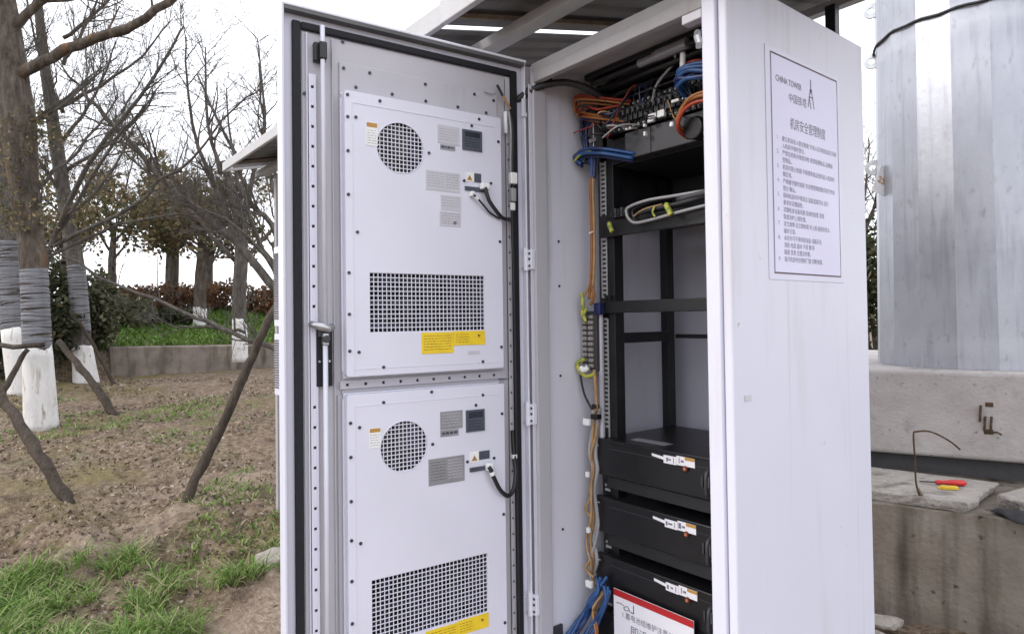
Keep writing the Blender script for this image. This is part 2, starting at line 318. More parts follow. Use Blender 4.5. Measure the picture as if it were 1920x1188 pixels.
gm = MB(ident); gm.v = list(zip(X.ravel(), Y.ravel(), (Z + E).ravel()))
nl = len(ll); idx = np.arange(len(dd) * nl).reshape(len(dd), nl)
gm.f = [tuple(q) for q in np.stack([idx[:-1, :-1], idx[:-1, 1:], idx[1:, 1:], idx[1:, :-1]], -1).reshape(-1, 4).tolist()]
M_['soil'] = multi('dry_garden_soil', [(0.28, (0.050, 0.033, 0.022)), (0.43, (0.125, 0.088, 0.060)), (0.56, (0.205, 0.152, 0.108)), (0.74, (0.35, 0.28, 0.215))], 19.0, 0.97, 1.0, 55, detail=14,
    second=[((0.145, 0.122, 0.042), 1.1, 0.50, 0.74), ((0.095, 0.115, 0.04), 1.9, 0.62, 0.78), ((0.25, 0.195, 0.15), 0.7, 0.57, 0.80), ((0.055, 0.037, 0.024), 6.0, 0.58, 0.74), ((0.34, 0.28, 0.23), 60.0, 0.63, 0.70)])
go = obj('ground', gm, 'soil', kind='structure', recalc=False, smooth=True, origin=(0, 0, -E))
# bare trodden soil: the strip in front of the grass bank and a worn track up the slope
def segd(d, l, a, b):
    vx, vy = b[0] - a[0], b[1] - a[1]; t = np.clip(((d - a[0]) * vx + (l - a[1]) * vy) / (vx * vx + vy * vy), 0, 1); return np.hypot(d - a[0] - vx * t, l - a[1] - vy * t)
wob = (vnoise(X * 4, Y * 4, 61) - .5) * .16 + (vnoise(X * 13, Y * 13, 62) - .5) * .07
bare = sst(-1.34, -1.16, L + wob) * (1 - sst(3.35, 3.65, D + wob)) * (L < 1.0)
bare = np.maximum(bare, .75 * (1 - sst(.05, .20, segd(D, L, (3.45, -2.35), (4.9, -1.98)) + wob)))
ba = go.data.attributes.new('bare', 'FLOAT', 'POINT'); ba.data.foreach_set('value', bare.ravel().astype(np.float32))
_n = M_['soil'].node_tree; _b = _n.nodes['Principled BSDF']; _src = _b.inputs['Base Color'].links[0].from_socket
_at = _n.nodes.new('ShaderNodeAttribute'); _at.attribute_name = 'bare'; _nz = _n.nodes.new('ShaderNodeTexNoise'); _nz.inputs['Scale'].default_value = 26; _nz.inputs['Detail'].default_value = 9
_tc = _n.nodes.new('ShaderNodeTexCoord'); _n.links.new(_tc.outputs['Object'], _nz.inputs['Vector'])
_cr = _n.nodes.new('ShaderNodeValToRGB'); _cr.color_ramp.elements[0].position = .3; _cr.color_ramp.elements[0].color = (.20, .145, .105, 1); _cr.color_ramp.elements[1].position = .7; _cr.color_ramp.elements[1].color = (.36, .285, .22, 1)
_n.links.new(_nz.outputs[0], _cr.inputs[0]); _mi = _n.nodes.new('ShaderNodeMix'); _mi.data_type = 'RGBA'
_n.links.new(_at.outputs['Fac'], _mi.inputs[0]); _n.links.new(_src, _mi.inputs[6]); _n.links.new(_cr.outputs[0], _mi.inputs[7]); _n.links.new(_mi.outputs[2], _b.inputs['Base Color'])
# grass bank on the hill behind the low wall
def quads(name, C, size, m, parent=None, t=None, up=0.0, aspect=1.6, **kw):
    """many leaf-sized faces around the given centres (world, real heights)"""
    n = len(C); a = rng.normal(size=(n, 3)); a[:, 2] += up; a /= np.linalg.norm(a, axis=1)[:, None]
    b = np.cross(a, rng.normal(size=(n, 3))); b /= np.linalg.norm(b, axis=1)[:, None]; a = np.cross(b, a) if up else a
    s = (size * rng.uniform(.6, 1.4, n))[:, None]
    p = np.stack([C - a * s * aspect / 2, C + b * s / 2, C + a * s * aspect / 2, C - b * s / 2], 1).reshape(-1, 3)
    mb = MB(); mb.v = p.tolist(); mb.f = np.arange(4 * n).reshape(n, 4).tolist()
    o = obj(name, mb, m, parent, recalc=False, **kw)
    at = o.data.attributes.new('tint', 'FLOAT', 'POINT')
    at.data.foreach_set('value', np.repeat(np.clip(t if t is not None else rng.uniform(0, 1, n), 0, 1), 4).astype(np.float32))
    return o
def blades(name, x, y, hgt, width, lean, m, tval, **kw):
    n = len(x); z = height(x, y) + E - .006
    az = rng.uniform(0, 2 * np.pi, n); ax = rng.uniform(0, 2 * np.pi, n)
    dx, dy = np.cos(ax) * width / 2, np.sin(ax) * width / 2; lx, ly = np.cos(az) * lean, np.sin(az) * lean
    B = np.stack([x, y, z], 1)
    p0 = B + np.stack([-dx, -dy, 0 * dx], 1); p1 = B + np.stack([dx, dy, 0 * dx], 1)
    m0 = B + np.stack([lx * .3 - dx * .8, ly * .3 - dy * .8, hgt * .6], 1); m1 = B + np.stack([lx * .3 + dx * .8, ly * .3 + dy * .8, hgt * .6], 1)
    q0 = B + np.stack([lx * .75 - dx * .5, ly * .75 - dy * .5, hgt * .92], 1); q1 = B + np.stack([lx * .75 + dx * .5, ly * .75 + dy * .5, hgt * .92], 1)
    tp = B + np.stack([lx * 1.25, ly * 1.25, hgt * (1 - .35 * np.clip(lean / (hgt + 1e-6) - .6, 0, 1))], 1)
    V = np.stack([p0, p1, m0, m1, q0, q1, tp], 1).reshape(-1, 3)
    i = np.arange(n) * 7; mb = MB(); mb.v = V.tolist()
    mb.f = np.stack([i, i + 1, i + 3, i + 2], 1).tolist() + np.stack([i + 2, i + 3, i + 5, i + 4], 1).tolist() + np.stack([i + 4, i + 5, i + 6], 1).tolist()
    o = obj(name, mb, m, recalc=False, **kw)
    at = o.data.attributes.new('tint', 'FLOAT', 'POINT'); at.data.foreach_set('value', np.repeat(np.clip(tval, 0, 1), 7).astype(np.float32))
    return o
n = 90000; d = rng.uniform(1.4, 3.85, n); l = rng.uniform(-4.5, -1.0, n); x, y = wxy(d, l)
edge = -1.27 + .10 * np.sin(d * 6) + .12 * (3.0 - d) * (d < 3.0) - .0
far = 3.42 + .18 * np.sin(l * 5.0) + np.where(l > -1.9, .05, 0) - np.clip(-2.05 - l, 0, 1) * .45
clump = vnoise(x * 5, y * 5, 11) * .6 + vnoise(x * 14, y * 14, 12) * .4
keep = (l < edge) & (d < far) & (clump > .39 + .35 * np.clip((d - far + .35) / .35, 0, 1) * rng.uniform(0, 1, n))
keep &= rng.uniform(0, 1, n) < .8
x, y, d, clump = x[keep], y[keep], d[keep], clump[keep]; n = len(x)
hg = (.030 + .095 * clump) * rng.uniform(.45, 1.3, n)
blades('grass', x, y, hg, rng.uniform(.004, .0085, n), hg * rng.uniform(.4, 1.9, n), 'grassm', np.clip(rng.normal(.5, .25, n) + (rng.uniform(0, 1, n) < .12) * .5, 0, 1),
       label='long green grass growing on the low bank left of the open cabinet', kind='stuff', cat='grass')
# sparse weeds and moss tufts over the slope
n = 26000; d = rng.uniform(3.3, 9.3, n); l = -rng.uniform(.26, .80, n) * d; x, y = wxy(d, l)
keep = (vnoise(x * 1.3, y * 1.3, 21) * .6 + vnoise(x * 5, y * 5, 22) * .4 > .60) & (rng.uniform(0, 1, n) < .8); x, y = x[keep], y[keep]; n = len(x)
hg = rng.uniform(.012, .05, n)
blades('weeds', x, y, hg, rng.uniform(.006, .014, n), hg * rng.uniform(.5, 1.6, n), 'grassm', rng.uniform(.1, 1.0, n), label='thin short weeds scattered over the brown soil slope', kind='stuff', cat='weeds')
n = 9000; d = rng.uniform(2.9, 9, n); l = -rng.uniform(.26, .80, n) * d; x, y = wxy(d, l); keep = (vnoise(x * 1.7, y * 1.7, 51) > .45) & ~((l > -1.45) & (d < 3.4)); x, y = x[keep], y[keep]; n = len(x); hg = rng.uniform(.004, .03, n)
blades('straw', x, y, hg, rng.uniform(.003, .007, n), rng.uniform(.02, .08, n), 'strawm', rng.uniform(0, 1, n), label='dry straw stalks lying across the brown slope', kind='stuff', cat='straw')
# hill turf
n = 16000; x = -rng.uniform(10.2, 15.5, n); y = rng.uniform(-.3, 5.5, n); hg = rng.uniform(.04, .12, n)
keep = vnoise(x * 1.2, y * 1.2, 31) > .25; x, y, hg = x[keep], y[keep], hg[keep]; n = len(x)
blades('hill_turf', x, y, hg, rng.uniform(.02, .05, n), hg * rng.uniform(.3, 1, n), 'grassm', rng.uniform(.0, .62, n), label='green turf covering the mound above the old concrete wall', kind='stuff', cat='grass')
# dry litter and clods
n = 15000; d = 2.5 + 7.3 * rng.uniform(0, 1, n) ** 1.3; l = -rng.uniform(.22, .82, n) * d; x, y = wxy(d, l)
keep = (vnoise(x * 2, y * 2, 41) > .38) & ~((l > -1.45) & (d < 3.45)); x, y, d = x[keep], y[keep], d[keep]
C = np.stack([x, y, height(x, y) + E + .006], 1)
quads('leaf_litter', C, rng.uniform(.008, .022, len(C)) * np.interp(d, [2.5, 9], [.8, 1.3]), 'litter', up=0.0, aspect=1.8, label='dry leaves and chips scattered on the soil slope', kind='stuff', cat='leaf litter')
cl = MB()
for _ in range(480):
    d = 2.6 + 5.5 * random.random() ** 1.4; l = -random.uniform(.24, .8) * d; x, y = wxy(d, l); s = random.uniform(.005, .015) * (1.7 if 3.3 < d < 4.4 and random.random() < .2 else 1)
    if l > -1.45 and d < 3.4 and random.random() < .8: continue
    z = float(height(x, y)); vs = [(x + s * random.uniform(.6, 1.3) * a, y + s * random.uniform(.6, 1.3) * b, z + s * random.uniform(.4, .8) * c) for a, b, c in ((-1, -1, -.5), (1, -1, -.5), (1, 1, -.5), (-1, 1, -.5), (-.6, -.6, 1), (.6, -.6, 1), (.6, .6, 1), (-.6, .6, 1))]
    cl.add(vs, [(0, 3, 2, 1), (4, 5, 6, 7), (0, 1, 5, 4), (1, 2, 6, 5), (2, 3, 7, 6), (3, 0, 4, 7)])
obj('soil_clods', cl, 'clod', kind='stuff', label='small stones and clods lying in the soil of the slope', cat='stones')

# ------------------------------------------------------------------ old wall, mound hedges, shrubs
wm = MB()
wl = [(-10.02, .05), (-9.93, .95), (-9.88, 1.85), (-9.8, 3.2), (-9.75, 5.0)]
front = wl; back = [(x - .24, y) for x, y in wl]
tops = [-.345, -.36, -.375, -.40, -.42]; vs = []; fs = []
for (a, b, t) in zip(front, back, tops): vs += [(a[0], a[1], -1.2), (a[0], a[1], t), (b[0], b[1], t + .01), (b[0], b[1], -1.2)]
for i in range(len(wl) - 1):
    k = i * 4; fs += [(k, k + 4, k + 5, k + 1), (k + 1, k + 5, k + 6, k + 2), (k + 2, k + 6, k + 7, k + 3)]
fs += [(0, 1, 2, 3), (16, 19, 18, 17)]; wm.add(vs, fs)
obj('retaining_wall', wm, 'oldwall', label='low weathered concrete wall at the foot of the green mound', cat='wall', bevel=.02)

def shrub(name, label, x, y, rx, ry, h, nleaf, leaf, size, cat='shrub', group=None, base=0.0, t0=0.0, t1=1.0):
    z0 = float(height(x, y, False)) - .03
    t = thing(name, (x, y, z0), label, cat, group)
    st = MB()
    for _ in range(9):
        a = random.uniform(0, 6.28); q = random.uniform(.2, .75)
        st.tube([(x, y, z0), (x + rx * q * .5 * math.cos(a), y + ry * q * .5 * math.sin(a), z0 + h * .45), (x + rx * q * math.cos(a), y + ry * q * math.sin(a), z0 + h * random.uniform(.6, .95))], [.02, .012, .004], 5)
    obj('stem', st, 'twig', t)
    P = []
    nb = 26; ctr = [(random.uniform(-.75, .75), random.uniform(-.75, .75), random.uniform(.12 + base, .9)) for _ in range(nb)]
    while len(P) < nleaf:
        c = random.choice(ctr); r = random.gauss(0, .17), random.gauss(0, .17), random.gauss(0, .13)
        px, py, pz = c[0] + r[0], c[1] + r[1], c[2] + r[2]
        if px * px + py * py > 1.1 or pz < 0 or px * px + py * py + (pz - .3) ** 2 * 1.6 > 1.15: continue
        P.append((x + px * rx, y + py * ry, z0 + E + pz * h))
    P = np.array(P)
    quads('foliage', P, size, leaf, t, t=t0 + (t1 - t0) * np.clip(rng.normal(.5, .25, len(P)), 0, 1), kind='stuff')
    return t
G = 'shrubs behind the slope'
shrub('dark_shrub', 'dark evergreen shrub between the two nearest lime-washed trunks', -10.2, -.62, .75, .55, 1.5, 5200, 'leafd', .055, group=G)
shrub('dark_shrub', 'grey-green shrub left of the low concrete wall', -10.35, -.16, .42, .40, 1.3, 3600, 'leafg', .05, group=G)
shrub('dark_shrub', 'dense dark shrub at the far left edge of the slope', -10.6, -1.45, 1.0, .7, 1.35, 4200, 'leafd', .06, group=G)
shrub('dark_shrub', 'tall dark shrub behind the galvanised pole base', -2.45, 8.6, .9, .6, 1.9, 5200, 'leafd', .06, group=G)
shrub('dark_shrub', 'olive shrub at the back of the mound, left of the white trunks', -12.6, .35, .9, .8, .75, 3000, 'leafg', .06, group=G)
H = 'low hedges on the mound'
for i, (x, y, rx, ry, h, lf, lb) in enumerate([
    (-14.2, .75, .7, .7, .62, 'leafr', 'red-brown hedge on the mound, leftmost of the row'),
    (-14.6, 1.75, .6, .7, .66, 'leafr', 'red-brown hedge on the mound behind the thin white trunk'),
    (-14.6, 2.9, .7, .8, .75, 'leafr', 'rust coloured hedge on the mound beside the grey forked tree'),
    (-13.9, 4.1, .8, .9, .7, 'leafr', 'red-brown hedge on the mound next to the door edge'),
    (-12.8, 1.45, .45, .6, .34, 'leafd', 'low dark clipped hedge in front of the red-brown ones')]):
    shrub('hedge', lb, x, y, rx, ry, h, 2300, lf, .055, cat='hedge', group=H)

# ------------------------------------------------------------------ trees
def smooth_path(P, n=4):
    P = [Vector(p) for p in P]; out = []
    for i in range(len(P) - 1):
        p0, p1, p2, p3 = P[max(i - 1, 0)], P[i], P[i + 1], P[min(i + 2, len(P) - 1)]
        for j in range(n):
            t = j / n; out.append(.5 * ((2 * p1) + (p2 - p0) * t + (2 * p0 - 5 * p1 + 4 * p2 - p3) * t * t + (3 * p1 - p0 - 3 * p2 + p3) * t ** 3))
    out.append(P[-1]); return out
TIPS = []
def twigs(mb, p, dirv, length, r, lvl, up=.25, dens=1.0):
    k = 3 if lvl else 2
    pts = [Vector(p)]; d = dirv.normalized()
    for i in range(k):
        d = (d + Vector((random.gauss(0, .16), random.gauss(0, .16), random.gauss(0, .12) + up * .18))).normalized()
        pts.append(pts[-1] + d * length / k)
    rad = [r * (1 - .62 * i / k) for i in range(k + 1)]
    mb.tube(pts, rad, 5 if r > .012 else 3, caps=False)
    TIPS.append(pts[-1])
    if lvl <= 0: return
    m = max(2, int(random.choice((3, 4, 4, 5)) * dens))
    for i in range(m):
        f = random.uniform(.25, 1.0); j = min(int(f * k), k - 1); q = pts[j].lerp(pts[j + 1], f * k - j)
        base = (pts[j + 1] - pts[j]).normalized(); side = base.orthogonal().normalized(); side.rotate(Matrix.Rotation(random.uniform(0, 6.28), 3, base))
        nd = base * random.uniform(.5, 1.0) + side * random.uniform(.5, 1.0) + Vector((0, 0, up * random.uniform(0, 1)))
        twigs(mb, q, nd, length * random.uniform(.45, .75), max(r * (1 - .5 * f) * random.uniform(.4, .62), .0022), lvl - 1, up, dens)
def limb(tree, path, r0, r1, n, tl, lvl=2, up=.3, m='bark2', tr=.35, f0=.25, dens=1.0):
    mb = MB(); P = smooth_path(path, 3)
    for i in range(1, len(P) - 1): P[i] = P[i] + Vector((random.gauss(0, .012), random.gauss(0, .012), random.gauss(0, .012)))
    k = len(P); rad = [r0 + (r1 - r0) * i / (k - 1) for i in range(k)]
    mb.tube(P, rad, 7)
    for i in range(n):
        f = random.uniform(f0, 1.0) if i else 1.0; a = f * (k - 1); j = min(int(a), k - 2); q = P[j].lerp(P[j + 1], a - j)
        base = (P[j + 1] - P[j]).normalized(); side = base.orthogonal().normalized(); side.rotate(Matrix.Rotation(random.uniform(0, 6.28), 3, base))
        nd = base * random.uniform(.4, 1.0) + side * random.uniform(.5, 1.0) + Vector((0, 0, up * random.uniform(0, 1.2)))
        twigs(mb, q, nd, tl * random.uniform(.5, 1.15), max(min(rad[j] * random.uniform(.3, .6), tr * .06), .003), lvl, up, dens)
    return obj('limb', mb, m, tree, smooth=True)
def trunk(tree, path, radii, white=None, wrapz=None, m='bark'):
    P = smooth_path(path, 4); k = len(P); ra = [float(np.interp(i / (k - 1), np.linspace(0, 1, len(radii)), radii)) for i in range(k)]
    mb = MB(); mb.tube(P, ra, 20); nv = 20
    cover = max([-99] + ([white + .12] if white is not None else []) + ([wrapz[1] + .05] if wrapz else []))
    kk = [random.uniform(.95, 1.06) for _ in range(k)]; lob = [random.uniform(.94, 1.06) for _ in range(nv)]
    mb.v = [tuple(Vector((P[i // nv].x, P[i // nv].y, P[i // nv].z + E)) + (Vector(v) - Vector((P[i // nv].x, P[i // nv].y, P[i // nv].z + E))) * (1 if P[i // nv].z < cover else kk[i // nv] * lob[(i + (i // nv) // 3) % nv] * random.uniform(.97, 1.03))) for i, v in enumerate(mb.v)]
    obj('trunk', mb, m, tree, smooth=True)
    def at_z(z):
        for i in range(k - 1):
            if P[i].z <= z <= P[i + 1].z:
                f = (z - P[i].z) / (P[i + 1].z - P[i].z + 1e-9); return P[i].lerp(P[i + 1], f), ra[i] + (ra[i + 1] - ra[i]) * f
        return P[0], ra[0]
    if white is not None:
        z0, z1 = P[0].z, white; mb = MB(); pts = [at_z(z0 + (z1 - z0) * i / 9) for i in range(10)]
        mb.tube([p for p, r in pts], [r * 1.02 + .004 for p, r in pts], 18); mb.v = [tuple((v[0], v[1], v[2] + (random.uniform(-.03, .035) if i >= 9 * 18 else 0))) for i, v in enumerate(mb.v)]; obj('lime_wash', mb, 'lime', tree, smooth=True)
    if wrapz is not None:
        z0, z1 = wrapz; nn = int((z1 - z0) / .036)
        for i in range(nn):
            a, b = z0 + (z1 - z0) * i / nn, z0 + (z1 - z0) * (i + 1) / nn; pts = []
            for q, bump in ((0, .0055), (.25, .0078), (.7, .0078), (1, .0055)):
                p, r = at_z(a + (b - a) * q + random.uniform(-.004, .004)); pts.append((p + Vector((random.uniform(-.0015, .0015), random.uniform(-.0015, .0015), 0)), r + bump + random.uniform(-.0015, .002)))
            mb = MB(); mb.tube([p for p, r in pts], [r for p, r in pts], 14); obj('rope_wrap', mb, 'wrap', tree, smooth=True)
    return at_z
def leaves(tree, C, n, spread, size, leaf, t0=0, t1=1):
    C = np.array([tuple(c) for c in C]); P = C[rng.integers(0, len(C), n)] + rng.normal(size=(n, 3)) * spread; P[:, 2] += E
    quads('leaves', P, size, leaf, tree, t=rng.uniform(t0, t1, n), kind='stuff')
def gz(x, y): return float(height(x, y, False)) - .05
TG = 'lime-washed trees on the slope'
# the big tree at the left
t = thing('bare_tree', (-6.39, -.976, gz(-6.39, -.976)), 'thick bare tree with grey rope wrap and lime-washed foot, nearest at the left', 'tree', TG)
trunk(t, [(-6.391, -.976, gz(-6.39, -.976)), (-6.399, -1.01, -.209), (-6.405, -1.045, .694), (-6.439, -1.103, 1.226), (-6.477, -1.179, 2.182), (-6.527, -1.263, 2.927), (-6.60, -1.36, 3.9)],
      [.145, .118, .110, .128, .15, .135, .10], -.22, (-.20, .56))
limb(t, [(-6.47, -1.17, 2.42), (-6.329, -1.10, 2.50), (-6.113, -.897, 2.641), (-5.848, -.571, 2.80), (-5.55, -.203, 2.995), (-5.315, .082, 3.251), (-4.95, .5, 3.7)], .062, .030, 6, .5, 1, f0=.15, m='bark')
limb(t, [(-6.51, -1.242, 2.80), (-6.389, -1.098, 3.10), (-6.1, -.75, 3.42), (-5.8, -.4, 3.6)], .055, .02, 8, .7, 2, m='bark')
limb(t, [(-6.5, -1.25, 2.5), (-6.6, -1.5, 2.9), (-6.7, -1.8, 3.4)], .06, .02, 6, .8, 2)
limb(t, [(-6.44, -1.08, 1.3), (-6.35, -.85, 1.55), (-6.25, -.6, 1.9), (-6.1, -.35, 2.35)], .022, .008, 12, .6, 2)
limb(t, [(-6.44, -1.08, 1.0), (-6.3, -1.0, 1.2), (-6.1, -.95, 1.5)], .016, .006, 10, .45, 2)
limb(t, [(-6.45, -1.1, 2.0), (-6.3, -.85, 2.2), (-6.15, -.55, 2.5)], .018, .007, 12, .55, 2)
cl = [Vector((-6.38 + random.gauss(0, .16), -1.12 + random.gauss(0, .16), random.uniform(1.0, 2.1))) for _ in range(46)]
leaves(t, cl, 1500, .08, .024, 'leafo')
# trunk behind it
t = thing('bare_tree', (-8.971, -1.005, gz(-8.97, -1)), 'pale wrapped tree half hidden behind the nearest trunk', 'tree', TG)
trunk(t, [(-8.971, -1.005, gz(-8.97, -1)), (-9.052, -1.142, .355), (-9.077, -1.198, 1.189), (-9.12, -1.28, 2.163), (-9.175, -1.39, 3.553), (-9.2, -1.5, 5)], [.19, .16, .14, .12, .1, .06], -.05, (0, 1.1), 'bark2')
for i in range(5):
    a = random.uniform(-1, 1); z = random.uniform(1.5, 3.6); limb(t, [(-9.12, -1.28, z), (-9.0, -1.0 + a * .3, z + .4), (-8.9, -.7 + a * .7, z + 1.1)], .03, .01, 14, .8, 2)
# second tree
t = thing('bare_tree', (-9.683, -.295, gz(-9.68, -.295)), 'slim lime-washed tree beside the end of the concrete wall', 'tree', TG)
trunk(t, [(-9.66, -.28, gz(-9.68, -.295)), (-9.70, -.335, -.3), (-9.714, -.369, .384), (-9.738, -.418, 1.006), (-9.797, -.51, 1.628), (-9.871, -.632, 2.639), (-9.943, -.755, 3.727), (-9.995, -.847, 4.8)],
      [.165, .125, .115, .11, .10, .09, .07, .05], -.30, (-.08, .86), 'bark2')
for i, (a, z) in enumerate(((.6, 1.5), (-.7, 1.9), (.9, 2.2), (.4, 2.7), (-.5, 3.1), (1.0, 3.2), (.3, 3.8), (.7, 4.2))):
    limb(t, [(-9.83, -.55, z), (-9.7, -.5 + a * .4, z + .35), (-9.6, -.45 + a * .9, z + .9), (-9.5, -.4 + a * 1.2, z + 1.5)], .03, .009, 16, .7, 2, m='twig')
cl = [Vector((-9.7 + random.gauss(0, .25), -.45 + random.gauss(0, .3), random.uniform(1.2, 1.9))) for _ in range(30)]
leaves(t, cl, 800, .09, .03, 'leafo')
# forked grey tree by the wall's far end
t = thing('bare_tree', (-9.31, 1.762, -.46), 'tall forked bare tree with short white foot at the far end of the wall', 'tree', TG)
trunk(t, [(-9.31, 1.762, -.62), (-9.305, 1.755, 0), (-9.302, 1.747, .391), (-9.25, 1.78, 1.334), (-9.3, 1.7, 1.9), (-9.4, 1.55, 2.6)], [.12, .105, .10, .10, .075, .05], .05, None, 'bark2')
for P, r in (([(-9.25, 1.78, 1.2), (-9.42, 1.45, 2.1), (-9.7, 1.15, 3.2), (-9.73, 1.08, 4.6)], .055), ([(-9.25, 1.78, 1.4), (-9.2, 1.95, 2.3), (-9.1, 2.1, 3.4), (-9.1, 2.0, 4.6)], .05),
             ([(-9.3, 1.7, 1.0), (-9.5, 1.2, 1.6), (-9.8, .7, 2.4), (-10, .3, 3.4)], .04), ([(-9.3, 1.75, .9), (-9.1, 2.2, 1.5), (-9.0, 2.6, 2.4), (-9.0, 2.7, 3.4)], .04),
             ([(-9.4, 1.5, 2.4), (-9.5, 1.35, 3.2), (-9.45, 1.3, 4.4)], .04)):
    limb(t, P, r, .01, 17, .9, 2, m='twig')
# bare dark tree standing behind the door: its limbs cross the view
t = thing('bare_tree', (-6.2, 1.75, gz(-6.2, 1.75)), 'dark bare tree behind the open door with long limbs reaching left', 'tree')
trunk(t, [(-6.2, 1.75, gz(-6.2, 1.75)), (-6.25, 1.65, -.3), (-6.35, 1.5, .3), (-6.5, 1.4, 1.0)], [.12, .10, .09, .07], -.3, None, 'bark2')
def LB(P, r0, r1, n, tl, **k): limb(t, P, r0, r1, n, tl, **k)
LB([(-6.35, 1.5, .3), (-6.461, 1.294, .489), (-6.714, .962, 1.017), (-7.122, .435, 1.549), (-7.326, .169, 1.913), (-7.533, -.102, 2.329), (-7.796, -.444, 2.805), (-7.972, -.675, 3.136)], .062, .012, 22, .75)
LB([(-6.2, 1.72, -.5), (-5.6, 1.3, -.42), (-5.245, .916, -.279), (-5.484, .612, -.107), (-5.722, .308, .065), (-6.01, -.057, .254), (-6.364, -.508, .523), (-6.677, -.908, .813)], .034, .010, 22, .5)
LB([(-5.5, .72, -.10), (-5.763, .581, -.052), (-5.977, .313, -.036), (-6.119, .134, -.01), (-6.259, -.045, .113)], .018, .006, 10, .35)
LB([(-6.45, 1.45, .8), (-6.726, 1.42, 1.253), (-6.889, 1.208, 1.527), (-7.003, 1.048, 2.14), (-7.179, .809, 2.754), (-7.276, .676, 3.163)], .042, .010, 20, .6)
LB([(-6.5, 1.4, 1.0), (-6.8, 1.55, 1.4), (-7.036, 1.493, 1.93), (-7.064, 1.437, 2.634), (-7.09, 1.381, 3.407)], .04, .010, 16, .6)
LB([(-6.4, 1.5, .5), (-6.5, 1.25, .9), (-6.6, 1.05, 1.5), (-6.75, .95, 2.2), (-6.8, .9, 2.9)], .034, .008, 18, .55)
LB([(-6.42, 1.4, .45), (-6.3, 1.2, .8), (-6.25, .85, 1.1), (-6.3, .45, 1.35), (-6.4, .1, 1.45)], .026, .008, 16, .5)
# slim bare tree leaning right in the middle of the gap
t = thing('bare_tree', (-7.63, -.915, gz(-7.63, -.915)), 'thin bare tree with crossing limbs between the thick tree and the door', 'tree')
trunk(t, [(-7.63, -.915, gz(-7.63, -.915)), (-7.62, -.93, -.2), (-7.5, -.88, .7), (-7.25, -.76, 1.15)], [.035, .032, .03, .03], None, None, 'bark2')
LB([(-7.25, -.76, 1.12), (-6.87, -.537, 1.76), (-6.62, -.239, 2.255), (-6.311, .128, 2.925), (-6.175, .288, 3.275)], .032, .010, 16, .6)
LB([(-7.27, -.77, 1.08), (-6.972, -.348, 1.927), (-6.616, .076, 2.615)], .026, .008, 12, .6)
LB([(-7.38, -.82, .9), (-6.95, .0, 1.45), (-6.824, .165, 1.661), (-6.585, .455, 1.904), (-6.261, .843, 2.518), (-6.063, 1.085, 2.731)], .024, .008, 16, .55)
LB([(-7.45, -.86, .78), (-7.1, -.2, 1.15), (-6.9, .3, 1.3), (-6.7, .8, 1.35)], .02, .006, 18, .5)
# leafy trees on the mound
for (x, y, hh, lb, s, nn) in ((-12.402, 1.887, 3.1, 'olive-brown leafy tree with white foot on the mound, nearer of two', 1.0, 4200), (-14.942, 1.91, 3.4, 'olive-brown leafy tree with white foot on the mound, farther of two', 1.15, 4000),
                              (-14.0, -.2, 2.6, 'small rusty-leaved tree far behind the wrapped trunks', .9, 2200)):
    z0 = gz(x, y); t = thing('leafy_tree', (x, y, z0), lb, 'tree', 'leafy trees on the mound')
    trunk(t, [(x, y, z0), (x + .03, y, z0 + .9), (x, y + .05, z0 + 1.8), (x - .05, y, z0 + hh)], [.13, .11, .08, .03], z0 + .42, None, 'bark')
    TIPS.clear()
    for i in range(11):
        a = i * 2.4 + random.uniform(-.4, .4); q = random.uniform(.5, 1.15) * s; zz = z0 + random.uniform(.30, .62) * hh + i * .07
        limb(t, [(x, y, zz), (x + q * .5 * math.cos(a), y + q * .5 * math.sin(a), zz + .25), (x + q * math.cos(a), y + q * math.sin(a), zz + random.uniform(.2, .8))], .03, .008, 8, .45, 1, m='twig')
    leaves(t, random.sample(TIPS, min(170, len(TIPS))), nn, .13, .066, 'leafo')
# far bare trees that close the view
for i, (x, y, hh, lb) in enumerate(((-17, 3.2, 5.0, 'far bare tree on the mound behind the forked tree'), (-17.5, -1.2, 5.2, 'far bare tree at the left behind the wrapped trunks'), (-16.5, .9, 3.4, 'far thin bare tree above the red-brown hedges, leftmost'), (-16.9, 2.2, 3.8, 'far thin bare tree above the middle of the hedges'), (-16.2, .1, 3.0, 'far thin bare tree behind the slim wrapped trunk'), (-3.3, 10.2, 3.8, 'bare tree behind the galvanised pole, seen in the gap'), (-13.5, 4.0, 4.6, 'bare tree on the mound close to the door edge'))):
    z0 = gz(x, y); t = thing('bare_tree', (x, y, z0), lb, 'tree', 'far bare trees')
    trunk(t, [(x, y, z0), (x, y, z0 + 1.2), (x + .05, y + .05, z0 + hh * .6)], [.1, .08, .04], None, None, 'bark2')
    for k in range(7):
        a = k * 2.4; q = random.uniform(.5, 1.1); zz = z0 + .9 + k * .22
        limb(t, [(x, y, zz), (x + q * .6 * math.cos(a), y + q * .6 * math.sin(a), zz + .7), (x + q * math.cos(a), y + q * math.sin(a), zz + 1.7)], .035, .01, 13, .9, 2, m='twig')
t = thing('lopped_tree', (-3.62, .60, gz(-3.62, .60)), 'short lopped trunk behind the open door holding the leaning prop', 'tree')
trunk(t, [(-3.62, .60, gz(-3.62, .60)), (-3.63, .59, -.5), (-3.62, .58, .2), (-3.60, .57, .62)], [.085, .07, .065, .055], -.35, None, 'bark2')
